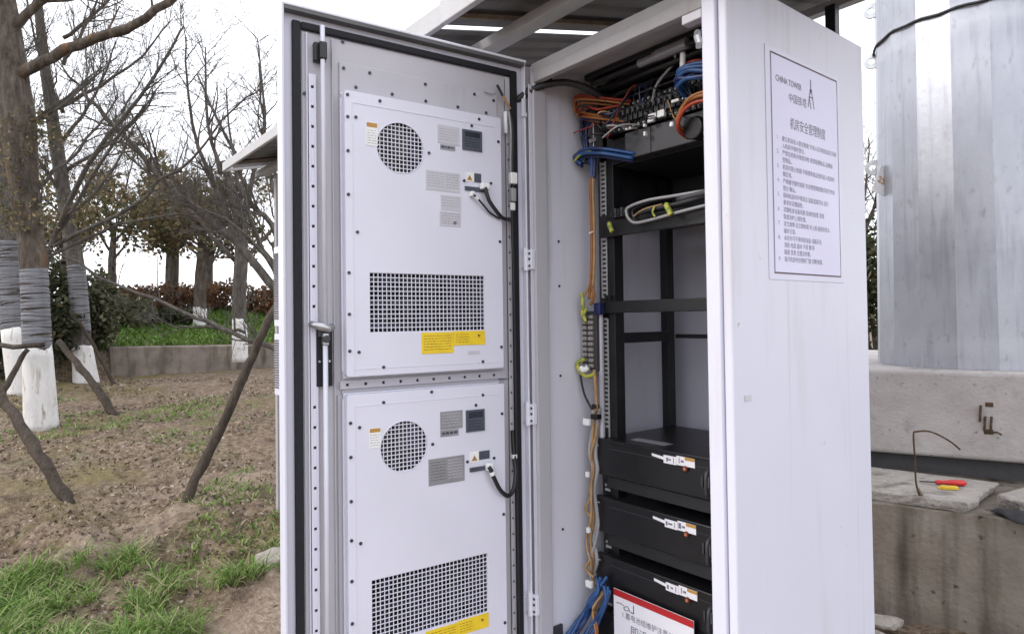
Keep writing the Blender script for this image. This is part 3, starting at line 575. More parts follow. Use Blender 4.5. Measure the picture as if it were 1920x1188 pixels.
# prop stakes
def stake(pts, r, label):
    P = smooth_path(pts, 7); P = [p + Vector((random.gauss(0, .006), random.gauss(0, .006), 0)) for p in P]
    mb = MB(); mb.tube(P, [r * (1.08 - .25 * i / len(P)) * random.uniform(.86, 1.1) for i in range(len(P))], 9)
    a = P[0]; s = obj('tree_stake', mb, 'stake', label=label, cat='stake', group='wooden tree props', smooth=True, origin=tuple(a)); return s
stake([(-3.66, -.945, -1.24), (-4.15, -1.13, -.85), (-4.604, -1.319, -.522), (-5.4, -1.6, .05)], .042, 'dark wooden prop leaning up to the left edge of the slope')
stake([(-3.175, -.38, -1.26), (-3.29, -.08, -.7), (-3.391, .187, -.16), (-3.6, .55, .45)], .034, 'thin wooden prop leaning right towards the open door')
stake([(-6.45, -.28, -1.09), (-7.0, -.5, -.62), (-7.602, -.754, -.186)], .042, 'wooden prop standing between the thick trunk and the slim white one')
stake([(-5.9, -1.45, -1.03), (-6.0, -1.28, -.6), (-6.092, -1.107, -.22)], .026, 'short wooden prop tied to the thick white-footed trunk')
stake([(-9.2, .02, -.88), (-9.429, -.318, -.10), (-9.6, -.5, .2)], .026, 'short wooden prop leaning on the slim tree by the wall')
mb = MB(); mb.tube([(-6.55, -1.35, -.17), (-6.2, -1.2, -.2), (-6.0, -.98, -.18)], .024, 7)
obj('tie_bar', mb, 'stake', label='short wooden cross bar tied to the thick trunk above its white foot', cat='stake', group='wooden tree props', smooth=True)

# ------------------------------------------------------------------ mast and its foundation
U = Vector((.93, .364, 0)).normalized(); Nf = Vector((U.y, -U.x, 0))       # along the front faces, and out of them
def fx(o):
    def f(a, b, z): p = Vector(o) + U * a - Nf * b; return (p.x, p.y, z + E)   # a along, b back from the front face
    return f
wf = fx((.643, 1.925, 0))
t = thing('foundation_block', (1.0, 2.6, -1.42), 'stained lower concrete block with streaks under the thin slab', 'concrete block')
mb = MB(wf)
xs = np.linspace(-1.6, 2.6, 40); zs = np.linspace(-1.5, -.872, 10); vv = []
for xx in xs:
    for zz in zs:
        e = (vnoise(np.array(xx * 3), np.array(zz * 4), 5) - .5) * .02 + (vnoise(np.array(xx * 12), np.array(zz * 12), 6) - .5) * .010
        vv.append((xx, -.02 * (-.87 - zz) + float(e), zz + (float(vnoise(np.array(xx * 6), np.array(0.), 7) - .5) * .02 if zz > -.9 else 0)))
k = len(zs); ff = [(i * k + j, (i + 1) * k + j, (i + 1) * k + j + 1, i * k + j + 1) for i in range(len(xs) - 1) for j in range(k - 1)]
nb = len(vv); vv += [(xx, 3.0, -.872) for xx in xs]
ff += [(i * k + k - 1, (i + 1) * k + k - 1, nb + i + 1, nb + i) for i in range(len(xs) - 1)]
vv += [(-1.6, 3, -1.5), (2.6, 3, -1.5)]; e0, e1 = len(vv) - 2, len(vv) - 1
ff += [tuple(list(range(0, k)) + [nb, e0]), tuple(list(range((len(xs) - 1) * k, len(xs) * k)) + [nb + len(xs) - 1, e1])]
mb.add(vv, ff); obj('block', mb, 'concd', t, smooth=False)
pf = fx((.377, 2.582, 0))
mb = MB(pf); mb.box(-1.05, 2.05, .10, 2.2, -.90, -.745); obj('footing', mb, 'concb', t)
pt = thing('pedestal', (.32, 3.24, -.77), 'pale concrete pedestal carrying the galvanised mast, with rusty pockets', 'concrete pedestal')
mb = MB(pf); mb.box(-1.1, 2.1, 0, 2.3, -.762, -.302); obj('block', mb, 'conc', pt, bevel=.022, seg=3)
for (a, zc, ww, hh) in ((.168, -.470, .034, .024), (.162, -.610, .040, .026)):
    mb = MB(pf); mb.box(a - ww / 2, a + ww / 2, -.003, .05, zc - hh / 2, zc + hh / 2); obj('rust_pocket', mb, 'rustdark', pt, bevel=.003)
for (a, z0, z1, b) in ((.128, -.475, -.56, .012), (.146, -.53, -.605, .012), (.172, -.53, -.61, .012)):
    mb = MB(pf); mb.tube([(a + .004, -.004, z0), (a, -.012, (z0 + z1) / 2), (a - .002, -.006, z1)], .0055, 6); obj('rebar_end', mb, 'rustdark', pt)
mb = MB(pf); mb.tube([(.17, -.004, -.612), (.195, -.03, -.605), (.212, -.035, -.617)], .005, 6); obj('rebar_end', mb, 'rustdark', pt)
# slab resting on the block
sp = [(-.42, 1.72), (.0, 1.795), (.279, 1.852), (.46, 1.89), (.643, 1.925), (.655, 2.02), (.628, 2.18), (.622, 2.44), (.40, 2.40), (.08, 2.345), (-.3, 2.30)]
def broken(poly, z0, z1):
    out = []
    for i, p in enumerate(poly):
        q = poly[(i + 1) % len(poly)]; n = max(1, int(math.hypot(q[0] - p[0], q[1] - p[1]) / .035))
        for k in range(n):
            f = k / n; out.append((p[0] + (q[0] - p[0]) * f + (random.uniform(-.004, .004) if k else 0), p[1] + (q[1] - p[1]) * f + (random.uniform(-.004, .004) if k else 0)))
    n = len(out); cx, cy = sum(p[0] for p in out) / n, sum(p[1] for p in out) / n
    def ring(z, s, j): return [(cx + (x - cx) * s + random.uniform(-j, j), cy + (y - cy) * s + random.uniform(-j, j), z + random.uniform(-j, j) * .5) for x, y in out]
    vs = ring(z0, .972, .003) + ring(z0 + (z1 - z0) * .4, .992, .006) + ring(z1 - .006, 1.0, .003) + [(x, y, z1) for x, y, z in ring(z1, .990, .001)]
    fs = [tuple(range(n - 1, -1, -1)), tuple(range(3 * n, 4 * n))] + [(k * n + i, k * n + (i + 1) % n, (k + 1) * n + (i + 1) % n, (k + 1) * n + i) for k in range(3) for i in range(n)]
    mb = MB(); mb.add(vs, fs); return mb
mb = broken(sp, -.864, -.82)
so_ = obj('concrete_slab', mb, 'slab', label='thin loose concrete slab jutting over the stained block, screwdriver on it', cat='slab')
sp2 = [(.70, 2.10), (.80, 2.02), (1.5, 2.30), (1.45, 2.75), (.78, 2.55)]
mb = broken(sp2, -.866, -.80); obj('concrete_slab', mb, 'slab', label='second loose concrete slab at the right edge beside the black cloth', cat='slab')

mast = thing('steel_mast', (.321, 3.238, -.30), 'huge faceted galvanised steel mast standing on the concrete pedestal', 'mast')
mb = MB(); ctr = Vector((.321, 3.238)); N18 = 18; fa = math.atan2(-.9617, .274) + math.pi / N18
mv = []; zl = [-.301, 1.0, 2.4, 4.2, 7.0, 11.0]
for z in zl:
    r = (.518 - .012 * (z + .3)) / math.cos(math.pi / N18)
    mv += [(ctr.x + r * math.cos(fa + 2 * math.pi * i / N18), ctr.y + r * math.sin(fa + 2 * math.pi * i / N18), z) for i in range(N18)]
for i in range(N18):          # each bent facet of the plate is a piece of its own, edge to edge
    mb = MB(); q = []
    for k in range(len(zl)): q += [mv[k * N18 + i], mv[k * N18 + (i + 1) % N18]]
    tw = random.uniform(-.006, .006)
    mb.add(q, [(2 * k, 2 * k + 1, 2 * k + 3, 2 * k + 2) for k in range(len(zl) - 1)]); obj('facet', mb, 'galv', mast, recalc=False)
mb = MB(); mb.prism([p[:2] for p in mv[-N18:]], 11.0, 11.02); obj('cap', mb, 'zinc', mast)
side = Vector((-.94, -.34)).normalized()
perp = Vector((-side.y, side.x))
for z in (1.957, 1.631, .944):   # lifting lugs welded to the left side
    o = Vector((.321, 3.238)) + side * (.495 - .012 * z)
    def lf(a, b, c, o=o, z=z): return (o.x + side.x * a + perp.x * c, o.y + side.y * a + perp.y * c, z + b + E)
    ang = np.linspace(-math.pi / 2, math.pi / 2, 9)
    out = [(-.02, -.047)] + [(.045 + .047 * math.cos(a), .047 * math.sin(a)) for a in ang] + [(-.02, .047)]
    hol = [(.045 + .02 * math.cos(a), .02 * math.sin(a)) for a in np.linspace(0, 2 * math.pi, 13)[:-1]]
    vs, fs = plate(out, [hol], .016); mb = MB(lf); mb.add(vs, fs); obj('lug', mb, 'zinc', mast)
rp = []
for i in range(73):
    a = 2 * math.pi * i / 72; r = .518 - .012 * 1.97 + .013 + .002 * math.sin(9 * a); rp.append((.321 + r * math.cos(a), 3.238 + r * math.sin(a), 1.67 + .006 * math.sin(5 * a) + .004 * math.sin(17 * a)))
mb = MB(); mb.tube(rp, .0085, 6, caps=False); obj('band_cable', mb, 'blackc', label='black twisted cable tied round the galvanised mast', cat='cable', smooth=True)
# tag hanging from the lowest lug
o = Vector((-.045, 2.885))
def tf(a, b, c):
    ca, sa = math.cos(R_(-24)), math.sin(R_(-24)); a2, b2 = a * ca - b * sa, a * sa + b * ca
    v = Rv * a2; f = FH * (c + .25 * a2)
    return (o.x + v.x + f.x, o.y + v.y + f.y, .815 + b2 + E)
tg = thing('tag', (o.x, o.y, .75), 'white tag with faded orange figures hanging from the mast lug', 'tag')
mb = MB(tf)
vs, fs = plate([(-.055, -.085), (.05, -.085), (.06, -.075), (.06, .075), (.03, .085), (-.055, .085)], [], .003); mb.add(vs, fs); obj('plate', mb, 'roofw', tg)
mb = MB(tf); text_to(mb, '252', .055, lambda a, b: (a, b - .02, -.004), 'CENTER', bold=.001); obj('figures', mb, 'amber', tg, recalc=False)
mb = MB(tf); mb.tube([(.01, .085, 0), (.0, .12, .01), (-.01, .15, .02)], .002, 5); obj('string', mb, 'greyc', tg)

# small things on the slab
mb_t = thing('bent_wire', (.454, 1.892, -.82), 'rusty bent wire standing up from the loose slab', 'wire')
mb = MB(); mb.tube(smooth_path([(.462, 1.905, -.819), (.454, 1.892, -.76), (.453, 1.888, -.65), (.452, 1.882, -.545), (.46, 1.894, -.53), (.501, 1.942, -.531), (.552, 2.008, -.573), (.582, 2.046, -.613)], 4), .0042, 6); obj('wire', mb, 'rustdark', mb_t, smooth=True)
mb = MB(); mb.tube([(.458, 1.898, -.785), (.470, 1.915, -.8185)], .006, 6); obj('hook', mb, 'rustst', mb_t)
sc = thing('screwdriver', (.48, 2.2, -.82), 'red-handled screwdriver lying on the loose slab', 'screwdriver')
a, b = Vector((.405, 2.155, -.808)), Vector((.545, 2.24, -.804)); dv = (b - a).normalized()
mb = MB(); mb.tube([a + dv * .035, a + dv * .045, a + dv * .07, a + dv * .10, a + dv * .15, b + dv * -.01, b], [.006, .011, .009, .013, .014, .013, .006], 8); obj('handle', mb, 'redpl', sc, smooth=True)
mb = MB(); mb.tube([a - dv * .03, a + dv * .04], .0035, 6); obj('shaft', mb, 'black', sc)
yl = thing('tape_roll', (.51, 2.12, -.82), 'small yellow piece lying in front of the screwdriver', 'tape')
mb = MB(); q = Vector((.51, 2.125)); e_ = Vector((.75, .55)).normalized(); n_ = Vector((-.55, .75)).normalized()
def yf(x, y, z): p = q + e_ * x + n_ * y; return (p.x, p.y, z + E)
mb = MB(yf); mb.box(-.035, .035, -.014, .014, -.8195, -.803); obj('body', mb, 'yelpl', yl, bevel=.004)
mb = MB(yf); mb.box(-.045, -.034, -.009, .009, -.8195, -.808); obj('tip', mb, 'yelpl', yl, bevel=.002)
rg = MB(); rs = []
for i in range(9):
    for j in range(7):
        u, v = (i - 4) / 4, (j - 3) / 3; p = Vector((.80, 1.985)) + Vector((.07, -.05)) * u * 1.25 + Vector((.03, .04)) * v * (.75 + .3 * math.sin(u * 3))
        rs.append((p.x, p.y, -.868 + .006 + max(0, (1 - u * u * .8) * (1 - v * v)) * (.030 + .014 * math.sin(u * 5 + v * 3))))
rg.add(rs, [(i * 7 + j, i * 7 + j + 1, i * 7 + j + 8, i * 7 + j + 7) for i in range(8) for j in range(6)])
o_ = obj('cloth', rg, 'rag', label='crumpled black cloth on the block between the two slabs', cat='cloth', smooth=True)
md = o_.modifiers.new('thick', 'SOLIDIFY'); md.thickness = .006; md = o_.modifiers.new('sub', 'SUBSURF'); md.levels = md.render_levels = 1
def rock(x, y, z, sx, sy, sz, label, rot=0.0):
    bm = bmesh.new(); bmesh.ops.create_icosphere(bm, subdivisions=2, radius=1)
    mb = MB(); vs = []
    for v in bm.verts:
        c = v.co; k = 1 + .16 * math.sin(c.x * 4.1 + x * 9) * math.cos(c.y * 3.7 + y * 7) + random.uniform(-.06, .06)
        px, py = c.x * sx * k, c.y * sy * k; vs.append((x + px * math.cos(rot) - py * math.sin(rot), y + px * math.sin(rot) + py * math.cos(rot), z + c.z * sz * k))
    mb.add(vs, [tuple(v.index for v in f.verts) for f in bm.faces]); bm.free()
    return obj('stone', mb, 'stone', label=label, cat='stone', group='stones on the ground')
rock(.41, 1.64, -1.325, .075, .045, .028, 'flat pale stone at the foot of the stained block', .7)
rock(.43, 1.535, -1.345, .032, .026, .02, 'small round stone in front of the flat pale stone')
rock(-1.9, -.19, -1.27, .11, .08, .07, 'grey stone beside the lower left corner of the door', .4)

# ------------------------------------------------------------------ roof canopy over the cabinets
RS, RY0, RZ0 = .235, -.25, .945
def rz(y): return RZ0 + RS * (y - RY0)
can = thing('roof_canopy', (-.6, .6, -1.3), 'sloping grey canopy roof with white front edge over the cabinets', 'canopy')
def sheet(x0, x1):
    n = int((x1 - x0) / .018); vs = []
    for i in range(n + 1):
        x = x0 + (x1 - x0) * i / n; c = .009 * (1 if (i % 6) in (0, 1) else 0)
        vs += [(x, RY0, rz(RY0) + c + .012), (x, 1.475, rz(1.475) + c + .012)]
    mb = MB(); mb.add(vs, [(2 * i, 2 * i + 2, 2 * i + 3, 2 * i + 1) for i in range(n)])
    o = obj('roof_sheet', mb, 'roof', can); md = o.modifiers.new('thick', 'SOLIDIFY'); md.thickness = .004; return o
for x0, x1 in ((-2.58, -1.79), (-1.80, -1.0), (-1.01, -.180), (-.135, .66), (.65, 1.37)): sheet(x0, x1)     # an open gap at one lap lets the sky through
# white front edge, three lengths lapped in steps
for i, (x0, x1, dz) in enumerate(((-2.60, -.62, 0.0), (-.62, -.33, .006), (-.33, -.10, .016), (-.10, .9, .024), (.9, 1.38, .028))):
    mb = MB(); mb.box(x0, x1, RY0 - .012 - .002 * i, RY0 + .004, RZ0 - .010, RZ0 + .042 + dz); obj('fascia', mb, 'fascia', can, bevel=.003)
mb = MB(); mb.add([(-2.605, RY0, RZ0 - .008), (-2.605, 1.475, rz(1.475) - .008), (-2.605, 1.475, rz(1.475) + .035), (-2.605, RY0, RZ0 + .035)], [(0, 1, 2, 3)])
o = obj('end_trim', mb, 'roofw', can); o.modifiers.new('t', 'SOLIDIFY').thickness = .01
def slope_box(x0, x1, y0, y1, t0, t1):
    mb = MB(); mb.add([(x, y, rz(y) + t) for t in (t0, t1) for x, y in ((x0, y0), (x1, y0), (x1, y1), (x0, y1))],
        [(0, 3, 2, 1), (4, 5, 6, 7), (0, 1, 5, 4), (1, 2, 6, 5), (2, 3, 7, 6), (3, 0, 4, 7)]); return mb
for x in (-2.45, -1.68, -.90, -.125, .65, 1.25):       # rafters: channel with a pale and a rusted flange
    if x != -.125: obj('rafter_flange', slope_box(x - .009, x + .009, RY0 + .01, 1.46, -.018, .004), 'roofw', can)
    obj('rafter_flange', slope_box(x + .096, x + .104, RY0 + .01, 1.46, -.011, .004), 'rustst', can)
    obj('rafter', slope_box(x + .014, x + .095, RY0 + .01, 1.46, -.002, .003), 'roof', can)
for y in (-.03, .62, 1.30):
    obj('purlin', slope_box(-2.58, 1.36, y - .042, y + .045, -.070, -.034), 'beam', can, bevel=.004)
for (x, y) in ((-2.514, .05), (-2.5, 1.30), (.437, 1.22), (.10, 1.30)):
    mb = MB(); mb.box(x - .02, x + .02, y - .02, y + .02, -1.36, rz(y) - .07); obj('post', mb, 'black' if .4 < x < .5 else 'beam', can, bevel=.003)
mb = MB(); mb.box(-.34, -.295, -.065, .02, .835, .915); obj('bracket', mb, 'beam', can, bevel=.004)
mb = MB(); mb.cyl((-.27, -.075, .90), (-.27, -.075, .965), .008); obj('bolt', mb, 'black', can)

pad = MB(); pad.box(-1.66, .83, .04, .83, -1.5, -1.15); obj('concrete_plinth', pad, 'slab', label='low concrete plinth under the equipment cabinets', cat='plinth', bevel=.01)

# ------------------------------------------------------------------ the cabinet
W, DP, T, ZB = .75, .735, .8325, -1.15
cab = thing('telecom_cabinet', (.375, .37, ZB), 'white steel equipment cabinet with its front door swung wide open', 'cabinet')
def part(name, fn, m, parent=cab, bevel=.002, xf=ident, **k):
    mb = MB(xf); fn(mb); return obj(name, mb, m, parent, bevel=bevel, **k)
part('side_panel', lambda b: b.box(W - .025, W, .0, DP, ZB, T), 'paint', bevel=.006, seg=3)
part('side_panel', lambda b: b.box(0, .025, .012, DP, ZB, T), 'paint_in', bevel=.004)
part('back_panel', lambda b: b.box(.0255, W - .0255, DP - .025, DP - .001, ZB, T - .002), 'paint_back_shade')
part('top_panel', lambda b: b.box(.0255, W - .0255, .002, DP - .0255, T - .03, T), 'beam')  # darker grey than the walls, shade under the roof put into its colour
part('floor_panel', lambda b: b.box(.0255, W - .0255, .002, DP - .0255, ZB, ZB + .05), 'paint_in')
part('front_frame', lambda b: b.box(.686, W - .0255, -.010, .05, ZB + .001, T - .031), 'paint', bevel=.004)
part('front_frame', lambda b: b.box(.686, .694, .051, .09, ZB + .001, T - .031), 'paint_in')
part('front_frame', lambda b: b.box(.045, .6855, -.004, .02, T - .0665, T - .0305), 'beam', bevel=.003)  # top of the frame, canopy shade painted in by a darker grey
part('front_frame', lambda b: b.box(.026, .044, -.004, .05, ZB + .05, T - .031), 'warmpaint', bevel=.003)
part('front_frame', lambda b: b.box(.0265, .685, -.004, .03, ZB + .0505, ZB + .11), 'paint_in')
part('frame_lip', lambda b: b.box(.030, .034, -.016, -.0045, ZB + .06, T - .07), 'whiterod', bevel=.001)
part('frame_lip', lambda b: b.box(.006, .011, -.014, .011, ZB + .02, T - .005), 'warmpaint', bevel=.001)
# corner fittings at the top right of the opening
part('corner_bracket', lambda b: b.box(.625, .684, -.006, .025, T - .092, T - .068), 'pale', bevel=.003)
part('door_latch', lambda b: b.tube([(.672, -.004, T - .125), (.676, -.012, T - .14), (.680, -.010, T - .155), (.676, -.004, T - .165)], .009, 8), 'zinc', bevel=0)
for z in (.194, -.303, -.909):                                    # hinges with pin and two leaves
    h = part('hinge', lambda b: b.cyl((.020, -.026, z - .038), (.020, -.026, z + .038), .0085, 12), 'paint_in', bevel=.002)
    part('hinge_leaf', lambda b: b.box(.021, .043, -.022, -.006, z - .034, z + .030), 'paint_in', h)
    part('hinge_leaf', lambda b: b.box(-.004, .017, -.030, -.018, z - .028, z + .020), 'paint_in', h)
    for q in (-.022, .0, .018): part('hinge_screw', lambda b: b.cyl((.034, -.0215, z + q), (.034, -.0245, z + q), .0042, 8), 'screw', h, bevel=0)
for (y, z) in ((.17, .26), (.17, -.19), (.17, -.70), (.17, .11)): part('wall_screw', lambda b: b.cyl((.025, y * .55 + .02, z), (.0275, y * .55 + .02, z), .0045, 8), 'screw', bevel=0)
part('wall_bracket', lambda b: b.box(.026, .036, .06, .10, -1.06, -1.005), 'greymetal')
part('scuff_plate', lambda b: b.box(W + .0003, W + .0016, .045, .075, -.205, -.19), 'pale', bevel=.0005)
# wide printed notice on the side panel
nt_ = thing('notice_sheet', (W + .002, .37, .10), 'lilac-white printed notice with brown border stuck on the cabinet side', 'notice')
part('backing_sheet', lambda b: b.box(W + .0006, W + .0016, .168, .574, .094, .697), 'film', nt_, bevel=0)
ny0, ny1, nz0, nz1 = .192, .556, .684, .110
part('paper', lambda b: b.box(W + .0018, W + .0024, ny0, ny1, nz1, nz0), 'lilacpaper', nt_, bevel=0)
XF = W + .0028
def bar(b, y0, y1, z0, z1, x=XF): b.add([(x, y0, z0), (x, y1, z0), (x, y1, z1), (x, y0, z1)], [(0, 1, 2, 3)])
def fborder(b):
    bar(b, ny0, ny1, nz0 - .0042, nz0); bar(b, ny0, ny1, nz1, nz1 + .0036); bar(b, ny0, ny0 + .0026, nz1 + .0037, nz0 - .0043); bar(b, ny1 - .0024, ny1, nz1 + .0037, nz0 - .0043)
part('border', fborder, 'border', nt_, bevel=0, recalc=False)
NT = lambda y, z: (lambda a, b: (XF, y + a, z + b))
for tx, sz, ty, tz, bo, sx_ in (('CHINA TOWER', .0235, .214, .612, .0003, .82), ('中国铁塔', .027, .278, .571, 0, .90), ('机房安全管理制度', .034, .284, .500, 0, .72)):
    part('heading', lambda b: text_to(b, tx, sz, NT(ty, tz), bold=bo, sx=sx_), 'inkgrey', nt_, bevel=0, recalc=False)
def flogo(b):         # lattice mast sign beside the heading
    c, z0, z1 = .400, .574, .645
    def ln(p, q, wd): 
        p, q = Vector(p), Vector(q); d = (q - p).normalized(); n = Vector((-d.y, d.x)) * wd / 2
        b.add([(XF, *(p + n)), (XF, *(q + n)), (XF, *(q - n)), (XF, *(p - n))], [(0, 1, 2, 3)])
    ln((c - .017, z0), (c - .003, z1 - .02), .0034); ln((c + .017, z0), (c + .003, z1 - .02), .0034); ln((c, z1 - .03), (c, z1 + .008), .0052)
    ln((c - .012, z0 + .03), (c + .012, z0 + .03), .003); ln((c - .006, z0 + .05), (c + .006, z0 + .05), .004); ln((c, z0 - .002), (c - .010, z0 + .028), .004)
part('logo', flogo, 'inkgrey', nt_, bevel=0, recalc=False)
body = [('1', '建立机房出入登记制度 外来人员须经批准方可进'), ('', '入机房并做好登记。'), ('2', '严禁在机柜内堆放杂物 易燃易爆物品 及腐蚀'), ('', '性物品。'), ('3', '机房内禁止吸烟 不得携带食品饮料进入机房内'), ('', '部区域。'),
        ('4', '严格遵守操作规程 安全管理规程要求进行作业'), ('', '登记 确认。'), ('5', '保持机房内环境清洁 温度湿度符合 运行'), ('', '要求并定期巡检。'), ('6', '定期检查设备线路 及接地装置 发现'), ('', '隐患及时上报处理。'),
        ('7', '发生故障 应立即处理 并上报 值班负责人'), ('', '做好记录。'), ('8', '未经许可不得拆卸设备 线路开关'), ('', '消防 电源 器材 不得 挪 用'), ('', '随意 变更 位置及参数。'), ('9', '离开机房时应锁好门窗 切断电源。')]
def fbody(b):
    z = .459
    for i, (n, s) in enumerate(body):
        if n: text_to(b, n + '.', .0150, NT(.213, z + .001))
        text_to(b, s, .0152, NT(.241, z), sx=.93); z -= .0186
part('lettering', fbody, 'inkpale', nt_, bevel=0, recalc=False, kind='stuff')

# ------------------------------------------------------------------ the door (a part of the cabinet)
th = -1.6693; DXv = Vector((math.cos(th), math.sin(th))); NNv = Vector((-math.sin(th), math.cos(th)))
def dx(u, n, z): return (DXv.x * u + NNv.x * n, -.03 + DXv.y * u + NNv.y * n, z + E)     # along the door, out of its inner face, up
DT, DB, UF, UH = .838, -1.125, .757, -.012
def fd(b):
    b.box(UH, UF, -.030, 0, DB, DT)
door = part('door', fd, 'paint', xf=dx, bevel=.003)
def dpart(name, fn, m, parent=door, bevel=.0015, **k): return part(name, fn, m, parent, bevel, dx, **k)
dpart('rim', lambda b: b.box(UF - .006, UF + .001, .0003, .026, DB, DT), 'paint', bevel=.002)
dpart('rim', lambda b: b.box(UH - .001, UF - .0065, .0003, .028, DT - .007, DT + .001), 'paint_in', bevel=.002)
dpart('rim_dark_strip', lambda b: b.box(UH + .006, UF - .0068, .0003, .0265, DT - .0175, DT - .0072), 'rimgrey', bevel=.001)  # dark grey strip along the underside of the top rim
dpart('rim', lambda b: b.box(UH - .001, UH + .005, .0003, .022, DB, DT - .0065), 'paint_in', bevel=.002)
dpart('rim', lambda b: b.box(UH + .0055, UF - .0065, .0003, .024, DB, DB + .006), 'paint', bevel=.002)
for nm, q in (('g', (.704, .727, DB + .03, .803)), ('g', (.014, .0385, DB + .03, .803)), ('g', (.039, .7035, .7825, .803)), ('g', (.039, .7035, DB + .03, DB + .05))):
    dpart('gasket', lambda b: b.box(q[0], q[1], .0004, .013, q[2], q[3]), 'seal', bevel=.004)
# inner sheet, raised a little, with the mounting sheet of the two units
dpart('inner_sheet', lambda b: b.box(.045, .700, .0005, .004, DB + .055, .779), 'warmpaint', bevel=.001)
dpart('mounting_sheet', lambda b: b.box(.092, .6005, .0045, .012, -.198, .716), 'warmpaint', bevel=.002)
dpart('mounting_sheet', lambda b: b.box(.075, .612, .0045, .010, -1.05, -.199), 'warmpaint', bevel=.002)
dpart('seam', lambda b: b.box(.030, .100, .0125, .0145, -.188, -.186), 'ink', bevel=0)
def strip(u, wd, zs, z0, z1, n0, n1, hole, horizontal=False):
    """perforated strip: two rails and bridges between the holes"""
    def f(b):
        def bx(a0, a1, c0, c1):
            if horizontal: b.box(c0, c1, n0, n1, a0, a1)
            else: b.box(a0, a1, n0, n1, c0, c1)
        bx(u - wd / 2, u - hole / 2, z0, z1); bx(u + hole / 2, u + wd / 2, z0, z1)
        ed = [z0] + [v for z in sorted(zs) for v in (z - hole / 2, z + hole / 2)] + [z1]
        for i in range(0, len(ed), 2): bx(u - hole / 2, u + hole / 2, ed[i], ed[i + 1])
    return f
hz = [-.0118 - .0535 * i for i in range(-13, 20)]
hz = [z for z in hz if z > DB + .09 and z < .66]
def back(b, u0, u1, z0, z1, n0, n1): b.box(u0, u1, n0, n1, z0, z1)
dpart('strip_back', lambda b: b.box(.6672, .6842, .0042, .010, DB + .07, .655), 'dark', bevel=0)  # dark backings behind the hole strips paint in the shade inside the holes
dpart('hole_strip', strip(.6757, .020, [z for z in hz if not -.20 < z < .0], DB + .06, .665, .0102, .0155, .0078), 'paint', bevel=.0006)
dpart('strip_back', lambda b: b.box(.0465, .0580, .0042, .010, DB + .07, .77), 'dark', bevel=0)
dpart('hole_strip', strip(.0525, .015, [.56 - .0495 * i for i in range(32)], DB + .06, .775, .0102, .0150, .0068), 'warmpaint', bevel=.0006)
dpart('strip_back', lambda b: b.box(.082, .606, .0126, .0165, -.1775, -.1665), 'dark', bevel=0)
dpart('hole_strip', strip(-.172, .022, [.588 - .0520 * i for i in range(10)], .080, .608, .0168, .0205, .0078, True), 'warmpaint', bevel=.0006)
dpart('channel_edge', lambda b: b.box(.6885, .6915, .0045, .016, DB + .06, .775), 'paint', bevel=.0008)
dpart('channel_edge', lambda b: b.box(.6185, .6215, .0045, .013, DB + .06, .775), 'warmpaint', bevel=.0008)
# lock: slot, bar, guides and handle
dpart('lock_slot', lambda b: b.box(.628, .671, .0045, .0185, -.172, -.008), 'seal', bevel=.002)
dpart('latch_bar', lambda b: b.tube([(.652, .030, .795), (.652, .030, .74), (.652, .033, .60), (.652, .034, -.02)], .0065, 10), 'whiterod', bevel=0, smooth=True)
dpart('latch_bar', lambda b: b.tube([(.652, .034, -.035), (.652, .034, -.5), (.652, .030, DB + .03)], .0068, 10), 'whiterod', bevel=0, smooth=True)
gd = dpart('bar_guide', lambda b: (b.box(.6395, .672, .0045, .022, .700, .752), b.box(.642, .662, .0221, .040, .703, .750)), 'blackp', bevel=.003)
dpart('bar_guide', lambda b: (b.box(.6395, .668, .0045, .022, -.90, -.86), b.box(.642, .662, .0221, .040, -.898, -.862)), 'blackp', bevel=.003)
dpart('handle', lambda b: b.tube([(.690, .024, -.004), (.676, .036, -.008), (.662, .042, -.012), (.645, .040, -.018), (.632, .036, -.012)], [.008, .010, .012, .011, .009], 10), 'zinc', bevel=0, smooth=True)
dpart('handle_cam', lambda b: (b.box(.636, .668, .019, .030, -.040, -.012), b.cyl((.652, .030, -.045), (.652, .050, -.045), .010, 12)), 'greymetal', bevel=.002)
dpart('clevis', lambda b: b.box(.644, .660, .026, .044, -.062, -.030), 'zinc', bevel=.003)
for z in (-.105,): dpart('slot_screw', lambda b: (b.cyl((.664, .018, z), (.664, .022, z), .003, 8), b.cyl((.637, .018, z), (.637, .022, z), .003, 8)), 'zinc', bevel=0)
scr0 = None
def screw_at(u, n, z, parent, m='screw', r=.0046):
    global scr0
    p = dx(u, n, z); w_ = (p[0], p[1], p[2] - E)
    mb = MB(dx); mb.cyl((u, n - .001, z), (u, n + .0028, z), r, 8); mb.cyl((u, n + .0028, z), (u, n + .0042, z), r * .6, 8)
    if scr0 is None:
        scr0 = obj('screw', mb, m, parent, origin=w_); return scr0
    return dup(scr0, w_, parent)
for (u, z) in [(.5544, .6518), (.4468, .6515), (.3407, .6497), (.2334, .6501), (.1331, .6484), (.5882, .775), (.5889, .6988), (.5135, .700), (.3416, .700), (.1744, .700), (.105, .6919), (.6943, .6118)]:
    screw_at(u, .012 if z < .71 and u < .6 else .006, z, door)
